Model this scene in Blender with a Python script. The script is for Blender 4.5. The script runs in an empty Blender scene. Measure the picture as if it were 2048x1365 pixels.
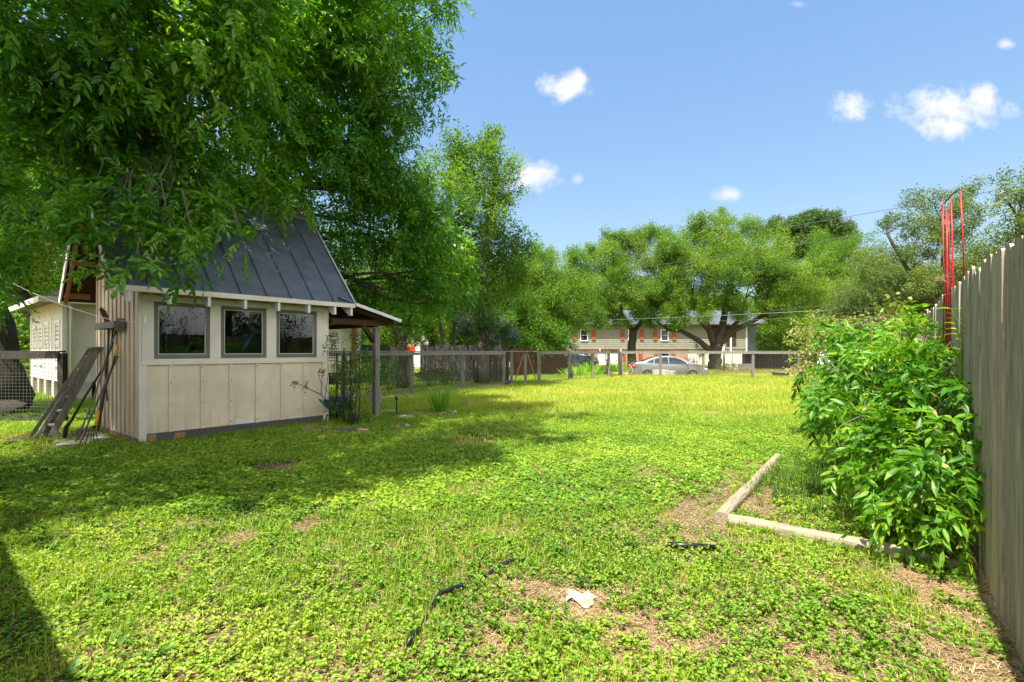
import bpy, math, random
import numpy as np
from mathutils import Vector, Matrix

# ------------------------------------------------------------------ camera, sky, sun, exposure
scene = bpy.context.scene
COL = scene.collection
EYE = 1.35
cam_d = bpy.data.cameras.new('camera')
cam = bpy.data.objects.new('camera', cam_d)
COL.objects.link(cam)
cam.location = (0, 0, EYE)
cam.rotation_euler = (math.radians(90), 0, 0)
cam_d.sensor_width = 36.0
cam_d.lens = 36.0 * 1000 / 2048
cam_d.shift_y = 20.5 / 2048
cam_d.clip_start = 0.05
cam_d.clip_end = 5000
scene.camera = cam

SUN_EL = math.radians(66)
SH = Vector((-0.54, -0.84, 0)).normalized()
SUNV = Vector((SH.x * math.cos(SUN_EL), SH.y * math.cos(SUN_EL), math.sin(SUN_EL)))
sun_d = bpy.data.lights.new('sun', 'SUN')
sun_d.energy = 4.0
sun_d.angle = math.radians(0.55)
sun_d.color = (1.0, 0.955, 0.87)
sun = bpy.data.objects.new('sun', sun_d)
COL.objects.link(sun)
sun.rotation_euler = SUNV.to_track_quat('Z', 'Y').to_euler()

w = bpy.data.worlds.new('World')
scene.world = w
w.use_nodes = True
nt = w.node_tree
nt.nodes.clear()
WN = nt.nodes.new
WL = nt.links.new
out = WN('ShaderNodeOutputWorld')
bg = WN('ShaderNodeBackground')
sky = WN('ShaderNodeTexSky')
sky.sky_type = 'NISHITA'
sky.sun_disc = False
sky.sun_elevation = SUN_EL
sky.sun_rotation = math.atan2(SH.x, SH.y)
sky.altitude = 100
sky.air_density = 1.0
sky.dust_density = 1.1
sky.ozone_density = 3.0
bg.inputs['Strength'].default_value = 0.15
# small fair-weather clouds, fixed by direction in the sky
tc = WN('ShaderNodeTexCoord')
sep = WN('ShaderNodeSeparateXYZ')
WL(tc.outputs['Generated'], sep.inputs[0])
def wm(op, a, b=None, c=None):
    n = WN('ShaderNodeMath'); n.operation = op
    for i, v in enumerate((a, b, c)):
        if v is None: continue
        if isinstance(v, (int, float)): n.inputs[i].default_value = v
        else: WL(v, n.inputs[i])
    return n.outputs[0]
yy = wm('MAXIMUM', sep.outputs['Y'], 0.02)
uu = wm('DIVIDE', sep.outputs['X'], yy)
vv = wm('DIVIDE', sep.outputs['Z'], yy)
cmb = WN('ShaderNodeCombineXYZ')
WL(uu, cmb.inputs[0]); WL(vv, cmb.inputs[1])
nz = WN('ShaderNodeTexNoise'); nz.inputs['Scale'].default_value = 26; nz.inputs['Detail'].default_value = 7; nz.inputs['Roughness'].default_value = 0.62
WL(cmb.outputs[0], nz.inputs['Vector'])
nz2 = WN('ShaderNodeTexNoise'); nz2.inputs['Scale'].default_value = 7; nz2.inputs['Detail'].default_value = 3
WL(cmb.outputs[0], nz2.inputs['Vector'])
nv = wm('ADD', wm('MULTIPLY', wm('SUBTRACT', nz.outputs['Fac'], 0.5), 2.7), wm('MULTIPLY', wm('SUBTRACT', nz2.outputs['Fac'], 0.5), 1.2))
CL = [(1130, 174, 40, 24, 1), (1158, 160, 14, 16, 1), (1702, 214, 31, 27, 1), (1905, 218, 82, 34, 1), (1890, 250, 46, 26, 1), (1965, 195, 34, 22, 1),
      (1062, 352, 46, 26, 1), (1454, 388, 28, 13, .8), (2014, 88, 16, 10, .8), (1156, 358, 11, 9, .45), (1093, 168, 12, 8, .5), (1595, 8, 14, 6, .3)]
tot = None
for (cx, cy, rx, ry, am) in CL:
    cu, cv = (cx - 1024) / 1000, (703 - cy) / 1000
    du = wm('DIVIDE', wm('SUBTRACT', uu, cu), rx / 1000)
    dv = wm('DIVIDE', wm('SUBTRACT', vv, cv), ry / 1000)
    r2 = wm('SQRT', wm('ADD', wm('MULTIPLY', du, du), wm('MULTIPLY', dv, dv)))
    m = WN('ShaderNodeMapRange'); m.interpolation_type = 'SMOOTHSTEP'
    m.inputs['From Min'].default_value = 1.5; m.inputs['From Max'].default_value = 0.15
    m.inputs['To Min'].default_value = 0; m.inputs['To Max'].default_value = am
    WL(wm('ADD', r2, nv), m.inputs['Value'])
    gate = wm('LESS_THAN', r2, 1.9)
    v = wm('MULTIPLY', m.outputs[0], gate)
    tot = v if tot is None else wm('MAXIMUM', tot, v)
tot = wm('MULTIPLY', wm('MULTIPLY', tot, 0.93), wm('GREATER_THAN', sep.outputs['Y'], 0.05))
mixc = WN('ShaderNodeMix'); mixc.data_type = 'RGBA'
# slightly lift the blue of the clear air
tint = WN('ShaderNodeMix'); tint.data_type = 'RGBA'; tint.blend_type = 'MULTIPLY'; tint.inputs[0].default_value = 1
tint.inputs[7].default_value = (0.64, 0.84, 1.48, 1)
sepc = WN('ShaderNodeSeparateColor'); WL(sky.outputs[0], sepc.inputs[0]); comc = WN('ShaderNodeCombineColor')
for ci, ge in enumerate((0.85, 0.65, 0.32)): WL(wm('POWER', sepc.outputs[ci], ge), comc.inputs[ci])
WL(comc.outputs[0], tint.inputs[6])
WL(tot, mixc.inputs[0]); WL(tint.outputs[2], mixc.inputs[6]); mixc.inputs[7].default_value = (2.5, 2.5, 2.6, 1)
# bright cloud bank added unseen behind the viewer, lightening the shaded shed front
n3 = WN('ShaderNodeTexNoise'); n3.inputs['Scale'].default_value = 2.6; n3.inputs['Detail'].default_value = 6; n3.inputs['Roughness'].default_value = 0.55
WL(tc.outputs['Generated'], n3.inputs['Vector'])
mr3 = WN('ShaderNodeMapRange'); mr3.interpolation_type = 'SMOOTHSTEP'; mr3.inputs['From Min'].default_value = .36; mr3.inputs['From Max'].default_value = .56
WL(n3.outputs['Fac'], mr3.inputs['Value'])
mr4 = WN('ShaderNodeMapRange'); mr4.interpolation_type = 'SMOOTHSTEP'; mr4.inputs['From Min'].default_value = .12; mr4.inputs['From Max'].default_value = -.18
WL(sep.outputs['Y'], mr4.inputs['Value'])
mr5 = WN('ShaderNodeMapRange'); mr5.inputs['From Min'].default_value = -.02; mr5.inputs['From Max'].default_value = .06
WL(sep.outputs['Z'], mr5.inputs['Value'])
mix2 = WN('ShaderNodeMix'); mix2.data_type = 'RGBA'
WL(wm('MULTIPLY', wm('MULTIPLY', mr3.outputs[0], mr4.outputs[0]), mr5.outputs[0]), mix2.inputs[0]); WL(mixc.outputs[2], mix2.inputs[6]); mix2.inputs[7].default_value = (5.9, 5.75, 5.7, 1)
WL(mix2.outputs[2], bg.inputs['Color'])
WL(bg.outputs[0], out.inputs[0])

scene.view_settings.view_transform = 'Standard'
scene.view_settings.look = 'None'
scene.view_settings.gamma = 1.0
scene.view_settings.use_curve_mapping = False
scene.view_settings.exposure = 1.5
scene.render.engine = 'CYCLES'
scene.cycles.max_bounces = 6
scene.cycles.diffuse_bounces = 4
scene.cycles.glossy_bounces = 3
scene.cycles.transmission_bounces = 4
scene.cycles.transparent_max_bounces = 8
scene.cycles.sample_clamp_indirect = 6
scene.cycles.use_denoising = True
scene.cycles.denoiser = 'OPENIMAGEDENOISE'
scene.cycles.denoising_input_passes = 'RGB_ALBEDO_NORMAL'

rs = np.random.RandomState(7)
random.seed(11)

# ------------------------------------------------------------------ coordinates
def sstep(a, b, x):
    t = min(1, max(0, (x - a) / (b - a))); return t * t * (3 - 2 * t)
def ground(x, y):                       # flat yard, with the lower parking bay beyond the far fence
    return -.42 * sstep(27, 29, y) * (1 - sstep(33.5, 37, y)) * sstep(4.2, 6.5, x) * (1 - sstep(12.2, 14, x))
def P(px, py, Y):                       # point at depth Y that stands at this place of the photo
    return Vector(((px - 1024) / 1000 * Y, Y, EYE + (703 - py) / 1000 * Y))
def G(px, py):                          # ground point
    Y = 1000 * EYE / (py - 703)
    return Vector(((px - 1024) / 1000 * Y, Y, 0))

# ------------------------------------------------------------------ materials
def lin(c):
    return tuple(((v / 255) / 12.92 if v <= 10 else (((v / 255) + .055) / 1.055) ** 2.4) for v in c)
def newmat(name):
    m = bpy.data.materials.new(name); m.use_nodes = True
    t = m.node_tree; b = t.nodes['Principled BSDF']
    return m, t, b
def noise(t, scale, detail=4, rough=.6, vec=None, dist=0):
    n = t.nodes.new('ShaderNodeTexNoise')
    n.inputs['Scale'].default_value = scale; n.inputs['Detail'].default_value = detail
    n.inputs['Roughness'].default_value = rough; n.inputs['Distortion'].default_value = dist
    if vec is not None: t.links.new(vec, n.inputs['Vector'])
    return n.outputs['Fac']
def ramp(t, fac, stops):
    r = t.nodes.new('ShaderNodeValToRGB')
    e = r.color_ramp.elements
    while len(e) < len(stops): e.new(0.5)
    for i, (p, c) in enumerate(stops):
        e[i].position = p; e[i].color = (c[0], c[1], c[2], 1)
    t.links.new(fac, r.inputs[0])
    return r.outputs[0]
def mapping(t, scale, kind='Object'):
    tc = t.nodes.new('ShaderNodeTexCoord'); mp = t.nodes.new('ShaderNodeMapping')
    mp.inputs['Scale'].default_value = scale
    t.links.new(tc.outputs[kind], mp.inputs[0])
    return mp.outputs[0]
def bump(t, b, h, strength=.3, dist=.01):
    n = t.nodes.new('ShaderNodeBump'); n.inputs['Strength'].default_value = strength; n.inputs['Distance'].default_value = dist
    t.links.new(h, n.inputs['Height']); t.links.new(n.outputs[0], b.inputs['Normal'])
def mixrgb(t, fac, a, b_, mode='MIX'):
    n = t.nodes.new('ShaderNodeMix'); n.data_type = 'RGBA'; n.blend_type = mode
    for i, v in ((0, fac), (6, a), (7, b_)):
        if isinstance(v, (int, float)): n.inputs[i].default_value = v
        elif isinstance(v, tuple): n.inputs[i].default_value = (v[0], v[1], v[2], 1)
        else: t.links.new(v, n.inputs[i])
    return n.outputs[2]
def plain(name, c, rough=.6, var=.25, scale=6, metallic=0, stretch=(1, 1, 1), bmp=.15, spec=None):
    m, t, b = newmat(name)
    v = mapping(t, stretch)
    f = noise(t, scale, 6, .65, v)
    lo = tuple(x * (1 - var) for x in c); hi = tuple(min(1, x * (1 + var)) for x in c)
    t.links.new(ramp(t, f, [(.3, lo), (.7, hi)]), b.inputs['Base Color'])
    b.inputs['Roughness'].default_value = rough; b.inputs['Metallic'].default_value = metallic
    if spec is not None: b.inputs['Specular IOR Level'].default_value = spec
    if bmp: bump(t, b, f, bmp, .01)
    return m
def wood(name, dark, light, axis=2, rough=.85, scale=5, bmp=.5):
    m, t, b = newmat(name)
    s = [14, 14, 14]; s[axis] = .9
    v = mapping(t, tuple(s))
    f = noise(t, scale * .35, 8, .7, v, .4)
    v2 = mapping(t, (1, 1, 1)); f2 = noise(t, 1.3, 3, .5, v2)
    c = ramp(t, f, [(.3, dark), (.52, tuple((a + b2) / 2 for a, b2 in zip(dark, light))), (.72, light)])
    c = mixrgb(t, ramp(t, f2, [(.35, (0, 0, 0)), (.65, (.5, .5, .5))]), c, tuple(x * .62 for x in light), 'MIX')
    t.links.new(c, b.inputs['Base Color'])
    b.inputs['Roughness'].default_value = rough
    b.inputs['Specular IOR Level'].default_value = .2
    bump(t, b, f, bmp, .006)
    return m
def paintwood(name, c, wear=(.35, .31, .26), amt=.62, axis=2):
    m, t, b = newmat(name)
    s = [9, 9, 9]; s[axis] = .8
    v = mapping(t, tuple(s)); f = noise(t, 2.2, 8, .7, v)
    v2 = mapping(t, (1, 1, 1)); f2 = noise(t, 2.0, 5, .6, v2)
    c1 = ramp(t, f2, [(.3, tuple(x * .84 for x in c)), (.7, tuple(min(1, x * 1.08) for x in c))])
    c2 = mixrgb(t, ramp(t, f, [(amt, (0, 0, 0)), (amt + .12, (1, 1, 1))]), c1, wear)
    t.links.new(c2, b.inputs['Base Color'])
    b.inputs['Roughness'].default_value = .6; b.inputs['Specular IOR Level'].default_value = .25
    bump(t, b, f, .25, .004)
    return m
def grime(m, z0=.16, z1=.6, amt=.45, c=(.30, .26, .20)):
    t = m.node_tree; b = t.nodes['Principled BSDF']; src = b.inputs['Base Color'].links[0].from_socket
    tc = t.nodes.new('ShaderNodeTexCoord'); sp = t.nodes.new('ShaderNodeSeparateXYZ'); t.links.new(tc.outputs['Object'], sp.inputs[0])
    mr = t.nodes.new('ShaderNodeMapRange'); mr.inputs['From Min'].default_value = z1; mr.inputs['From Max'].default_value = z0
    t.links.new(sp.outputs['Z'], mr.inputs['Value'])
    v = mapping(t, (9, 9, 1.2)); n1 = noise(t, 1.6, 7, .75, v); n2 = noise(t, 34, 4, .6, tc.outputs['Object'])
    a1 = ramp(t, n1, [(.50, (0, 0, 0)), (.68, (1, 1, 1))]); a2 = ramp(t, n2, [(.70, (0, 0, 0)), (.76, (.8, .8, .8))])
    ad = mixrgb(t, 1.0, mixrgb(t, 1.0, a1, mr.outputs[0], 'MULTIPLY'), mixrgb(t, 1.0, a1, (.22, .22, .22), 'MULTIPLY'), 'ADD')
    ad = mixrgb(t, 1.0, ad, a2, 'ADD')
    k = mixrgb(t, 1.0, ad, (amt, amt, amt), 'MULTIPLY')
    t.links.new(mixrgb(t, k, src, c), b.inputs['Base Color'])
def leafmat(name, c0, c1, c2, trans=.38, tcol=None, rough=.45, spec=.3, odd=(.30, .24, .06)):
    m, t, b = newmat(name)
    a = t.nodes.new('ShaderNodeAttribute'); a.attribute_name = 'rnd'
    col = ramp(t, a.outputs['Fac'], [(.05, c0), (.5, c1), (.93, c2), (.985, odd)])
    t.links.new(col, b.inputs['Base Color'])
    b.inputs['Roughness'].default_value = rough; b.inputs['Specular IOR Level'].default_value = spec
    tr = t.nodes.new('ShaderNodeBsdfTranslucent')
    tc_ = mixrgb(t, 1.0, col, tcol or (1.9, 1.75, .7), 'MULTIPLY')
    t.links.new(tc_, tr.inputs[0])
    mx = t.nodes.new('ShaderNodeMixShader'); mx.inputs[0].default_value = trans
    t.links.new(b.outputs[0], mx.inputs[1]); t.links.new(tr.outputs[0], mx.inputs[2])
    t.links.new(mx.outputs[0], t.nodes['Material Output'].inputs[0])
    return m
def glassmat(name, tint=(.75, .8, .78), refl=.5):
    m, t, b = newmat(name)
    t.nodes.remove(b)
    fr = t.nodes.new('ShaderNodeFresnel'); fr.inputs[0].default_value = 1.45
    gl = t.nodes.new('ShaderNodeBsdfGlossy'); gl.inputs['Roughness'].default_value = .015
    gl.inputs[0].default_value = (.95, .97, 1, 1)
    tr = t.nodes.new('ShaderNodeBsdfTransparent'); tr.inputs[0].default_value = (*tint, 1)
    v = mapping(t, (1, 1, 1)); f = noise(t, 2.5, 3, .5, v)
    bn = t.nodes.new('ShaderNodeBump'); bn.inputs['Strength'].default_value = .04; t.links.new(f, bn.inputs['Height'])
    t.links.new(bn.outputs[0], gl.inputs['Normal'])
    mx = t.nodes.new('ShaderNodeMixShader')
    t.links.new(fr.outputs[0], mx.inputs[0]); t.links.new(tr.outputs[0], mx.inputs[1]); t.links.new(gl.outputs[0], mx.inputs[2])
    t.links.new(mx.outputs[0], t.nodes['Material Output'].inputs[0])
    return m

M = {}
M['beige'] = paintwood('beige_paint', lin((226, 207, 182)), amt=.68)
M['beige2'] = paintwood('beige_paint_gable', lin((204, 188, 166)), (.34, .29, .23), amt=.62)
M['cream'] = paintwood('cream_trim', lin((226, 214, 200)), amt=.7)
M['yellow'] = paintwood('yellow_eave_glow_paint', lin((240, 190, 66)), amt=.75)  # sunlight reflected up under the eave is put into this yellow
M['whitewood'] = paintwood('white_trim_paint', lin((222, 220, 214)), amt=.66)
M['skirt'] = wood('skirt_board', lin((82, 76, 78)), lin((108, 100, 100)), 0)
M['tanpatch'] = wood('bare_tan_board', lin((150, 116, 82)), lin((176, 140, 102)), 0)
M['sash'] = paintwood('grey_sash_paint', lin((112, 112, 100)), lin((80, 78, 70)), .66)
M['putty'] = plain('white_putty', lin((205, 205, 196)), .6, .1)
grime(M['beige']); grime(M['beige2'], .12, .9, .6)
M['glass'] = glassmat('window_glass')
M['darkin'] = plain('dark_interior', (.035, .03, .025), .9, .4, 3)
M['metalroof'] = plain('charcoal_metal_roof', lin((104, 112, 126)), .45, .28, 3.5, .3, (1, 1, 1), .1)
M['rawbrown'] = wood('brown_roof_boards', lin((58, 42, 30)), lin((92, 68, 48)), 0)
M['rafter'] = wood('tan_rafters', lin((150, 104, 62)), lin((186, 136, 88)), 1)
M['greywood'] = wood('weathered_grey_wood', lin((84, 82, 80)), lin((156, 150, 142)), 2)
M['greywood_x'] = wood('weathered_grey_rail', lin((80, 78, 74)), lin((160, 156, 148)), 0)
M['darkwood'] = wood('dark_weathered_wood', lin((46, 44, 42)), lin((92, 86, 78)), 2)
M['picket'] = wood('privacy_fence_wood', lin((86, 81, 75)), lin((216, 203, 184)), 2, .9, 9, 1.0)
def islands(m, lo=.62, hi=1.25, nails=True):
    t = m.node_tree; b = t.nodes['Principled BSDF']; src = b.inputs['Base Color'].links[0].from_socket
    g_ = t.nodes.new('ShaderNodeNewGeometry')
    c = mixrgb(t, 1.0, src, ramp(t, g_.outputs['Random Per Island'], [(0, (lo, lo, lo * 1.03)), (.5, (.92, .90, .87)), (1, (hi, hi * .98, hi * .93))]), 'MULTIPLY')
    v = mapping(t, (16, 16, 5)); k = noise(t, 1.0, 2, .5, v); v2 = mapping(t, (70, 70, 2.2)); k2 = noise(t, 1.0, 5, .7, v2)
    c = mixrgb(t, ramp(t, k, [(.70, (0, 0, 0)), (.78, (.85, .85, .85))]), c, lin((52, 44, 38)))
    c = mixrgb(t, ramp(t, k2, [(.60, (0, 0, 0)), (.70, (.7, .7, .7))]), c, lin((210, 202, 192)))
    t.links.new(c, b.inputs['Base Color'])
islands(M['picket'])
M['shadewood'] = wood('shaded_grey_planks', lin((40, 40, 41)), lin((100, 98, 94)), 2, .9, 6, .7)  # weathered planks, with the shade of the trees put into their colour
M['log'] = wood('landscape_timber', lin((88, 76, 62)), lin((190, 176, 150)), 0, .9, 12, 1.0)
M['bark'] = wood('bark', lin((38, 34, 30)), lin((98, 90, 78)), 2, .95, 9, 1.0)
M['barkpale'] = wood('pale_bark', lin((70, 64, 56)), lin((140, 132, 120)), 2, .95, 9, 1.0)
M['wire'] = plain('galvanised_wire', lin((120, 120, 116)), .5, .1, 5, .6, bmp=0)
M['black'] = plain('black_plastic', (.012, .012, .013), .35, .2, 6, bmp=.05)
M['blackmetal'] = plain('black_metal', (.015, .015, .016), .5, .3, 6, .3)
M['rust'] = plain('rusty_iron', lin((74, 48, 36)), .8, .4, 9, .3)
M['red'] = plain('red_paint', lin((176, 20, 30)), .45, .55, 22, bmp=.1)
M['yellowtool'] = plain('yellow_paint', lin((206, 150, 30)), .5, .2)
M['siding'] = paintwood('white_lap_siding', lin((222, 214, 200)), lin((150, 140, 126)), .68, 0)
M['shingle'] = plain('brown_shingles', lin((112, 98, 92)), .95, .4, 22, bmp=.5)
M['townsiding'] = paintwood('sage_grey_siding', lin((142, 141, 127)), lin((112, 111, 99)), .7, 0)
M['shutter'] = plain('rust_red_shutter', lin((150, 76, 44)), .7, .2)
M['tin'] = plain('pale_metal_roof', lin((112, 118, 128)), .45, .15, 3, .5)
M['bluegutter'] = plain('blue_grey_siding', lin((112, 126, 132)), .7, .15)
M['stone'] = plain('limestone', lin((168, 156, 140)), .95, .35, 8, bmp=.6)
M['rock'] = plain('brown_rock', lin((130, 108, 92)), .95, .4, 9, bmp=.7)
M['concrete'] = plain('concrete', lin((196, 188, 172)), .9, .18, 4, bmp=.2)
M['teal'] = plain('teal_enamel', lin((40, 112, 108)), .45, .3)
M['blue'] = plain('blue_plastic', lin((44, 120, 190)), .4, .15)
M['bluesteel'] = plain('blue_grey_steel', lin((70, 98, 120)), .5, .3, 5, .3)
M['white'] = plain('white_paint', lin((232, 232, 228)), .5, .08)
M['orange'] = plain('orange_cloth', lin((224, 74, 30)), .8, .2)
M['tyre'] = plain('tyre_rubber', (.018, .018, .018), .85, .2, bmp=.05)
M['chrome'] = plain('alloy_wheel', (.62, .62, .64), .3, .1, 5, .8, bmp=0)
M['carglass'] = plain('tinted_car_glass', (.012, .014, .016), .06, .1, 3, bmp=0, spec=.8)
M['tail'] = plain('red_lamp_lens', (.5, .02, .02), .2, .1, bmp=0)
M['lamp'] = plain('clear_lamp_lens', (.75, .78, .8), .15, .1, bmp=0)
M['straw'] = leafmat('dry_straw', lin((150, 124, 88)), lin((188, 160, 116)), lin((214, 192, 150)), .2, (1.1, 1.05, .9))
def carpaint(name, c):
    m, t, b = newmat(name)
    b.inputs['Base Color'].default_value = (*c, 1); b.inputs['Metallic'].default_value = .75
    b.inputs['Roughness'].default_value = .34; b.inputs['Coat Weight'].default_value = .8; b.inputs['Coat Roughness'].default_value = .06
    return m
M['silver'] = carpaint('silver_car_paint', (.30, .315, .33))
M['slate'] = carpaint('slate_blue_car_paint', (.10, .14, .19))
M['pearl'] = carpaint('white_car_paint', (.8, .8, .8)); M['pearl'].node_tree.nodes['Principled BSDF'].inputs['Metallic'].default_value = 0
def brickmat():
    m, t, b = newmat('orange_brick')
    br = t.nodes.new('ShaderNodeTexBrick')
    tc = t.nodes.new('ShaderNodeTexCoord'); sp = t.nodes.new('ShaderNodeSeparateXYZ'); cb = t.nodes.new('ShaderNodeCombineXYZ')
    t.links.new(tc.outputs['Object'], sp.inputs[0]); t.links.new(sp.outputs['X'], cb.inputs[0]); t.links.new(sp.outputs['Z'], cb.inputs[1])
    t.links.new(cb.outputs[0], br.inputs['Vector'])
    br.inputs['Color1'].default_value = (*lin((186, 130, 96)), 1); br.inputs['Color2'].default_value = (*lin((162, 104, 74)), 1)
    br.inputs['Mortar'].default_value = (*lin((200, 184, 162)), 1); br.inputs['Scale'].default_value = 1
    br.inputs['Brick Width'].default_value = .24; br.inputs['Row Height'].default_value = .085; br.inputs['Mortar Size'].default_value = .008
    t.links.new(br.outputs[0], b.inputs['Base Color']); b.inputs['Roughness'].default_value = .9
    return m
M['brick'] = brickmat()
def soilmat():
    m, t, b = newmat('yard_soil')
    tc = t.nodes.new('ShaderNodeTexCoord'); v = tc.outputs['Object']
    f1 = noise(t, 75, 10, .8, v); f2 = noise(t, .9, 4, .6, v); f3 = noise(t, 220, 4, .7, v)
    soil = ramp(t, f1, [(.3, lin((84, 62, 46))), (.5, lin((128, 100, 76))), (.72, lin((176, 148, 120)))])
    thatch = ramp(t, f3, [(.35, lin((50, 50, 28))), (.55, lin((88, 84, 48))), (.75, lin((140, 124, 84)))])
    c = mixrgb(t, ramp(t, f2, [(.42, (0, 0, 0)), (.55, (1, 1, 1))]), soil, thatch)
    # beyond the yard: rougher green-brown turf
    sp = t.nodes.new('ShaderNodeSeparateXYZ'); t.links.new(v, sp.inputs[0])
    mr = t.nodes.new('ShaderNodeMapRange'); mr.inputs['From Min'].default_value = 8; mr.inputs['From Max'].default_value = 14
    t.links.new(sp.outputs['Y'], mr.inputs['Value'])
    f4 = noise(t, .35, 4, .6, v)
    far = ramp(t, f4, [(.38, lin((92, 104, 44))), (.5, lin((128, 128, 58))), (.64, lin((170, 148, 84)))])
    c = mixrgb(t, mr.outputs[0], c, far)
    t.links.new(c, b.inputs['Base Color']); b.inputs['Roughness'].default_value = .98; b.inputs['Specular IOR Level'].default_value = .1
    h = noise(t, 60, 8, .7, v); bump(t, b, h, .6, .02)
    return m
M['soil'] = soilmat()
M['pecan'] = leafmat('pecan_leaf', (.038, .145, .013), (.085, .25, .02), (.20, .40, .034), .47, None, .36, .5, (.30, .38, .04))
M['elm'] = leafmat('elm_leaf', (.045, .12, .014), (.09, .21, .02), (.19, .31, .035), .42)
M['oak'] = leafmat('oak_leaf', (.05, .13, .014), (.105, .215, .022), (.22, .33, .035), .40)
M['olive'] = leafmat('olive_leaf', (.06, .115, .028), (.11, .18, .045), (.19, .26, .075), .35)
M['pine'] = leafmat('pine_needles', (.022, .06, .014), (.04, .10, .02), (.08, .15, .03), .2)
M['vitex'] = leafmat('chaste_leaf', (.02, .06, .028), (.04, .10, .045), (.08, .15, .07), .3)
M['purple'] = leafmat('purple_flower', (.14, .14, .26), (.24, .23, .38), (.38, .36, .52), .2, (1, 1, 1))
M['lushleaf'] = leafmat('bush_leaf', (.035, .13, .010), (.09, .25, .014), (.24, .41, .025), .40, None, .4, .4, (.42, .36, .08))
M['dimshrub'] = leafmat('shrub_leaf', (.025, .075, .012), (.06, .14, .02), (.13, .24, .03), .35)
M['nandina'] = leafmat('reddish_new_leaf', (.10, .26, .03), (.26, .40, .05), (.52, .33, .18), .35, (1.3, 1.1, .9))
M['clover'] = leafmat('clover_leaf', (.07, .17, .016), (.17, .32, .024), (.37, .48, .045), .36, (1.5, 1.5, .6), .45, .3, (.45, .36, .18))
M['grass'] = leafmat('grass_blade', (.11, .22, .018), (.25, .38, .03), (.46, .52, .06), .40, (1.4, 1.4, .6), .45, .3, (.52, .42, .20))
M['roughgrass'] = leafmat('rough_grass', (.09, .16, .02), (.18, .24, .04), (.38, .32, .10), .3, (1.2, 1.2, .7))
M['iris'] = leafmat('iris_leaf', (.10, .28, .03), (.20, .42, .04), (.32, .52, .06), .45)
M['drybush'] = leafmat('dead_leaf', (.20, .13, .09), (.32, .22, .15), (.45, .32, .24), .2, (1, 1, 1))

# ------------------------------------------------------------------ object helpers
def tag(o, label=None, cat=None, group=None, kind=None):
    if label: o['label'] = label
    if cat: o['category'] = cat
    if group: o['group'] = group
    if kind: o['kind'] = kind
    return o
def empty(name, loc=(0, 0, 0), rz=0, label=None, cat=None, group=None):
    o = bpy.data.objects.new(name, None); COL.objects.link(o)
    o.empty_display_size = .2
    o.location = loc; o.rotation_euler = (0, 0, rz)
    return tag(o, label, cat, group)
def linkobj(name, me, mat, parent=None):
    o = bpy.data.objects.new(name, me); COL.objects.link(o)
    if mat is not None:
        for m in (mat if isinstance(mat, (list, tuple)) else [mat]): me.materials.append(m)
    if parent is not None: o.parent = parent
    return o
def copytree(o, parent=None):
    c = o.copy(); COL.objects.link(c); c.parent = parent
    for ch in o.children: copytree(ch, c)
    return c

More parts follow.
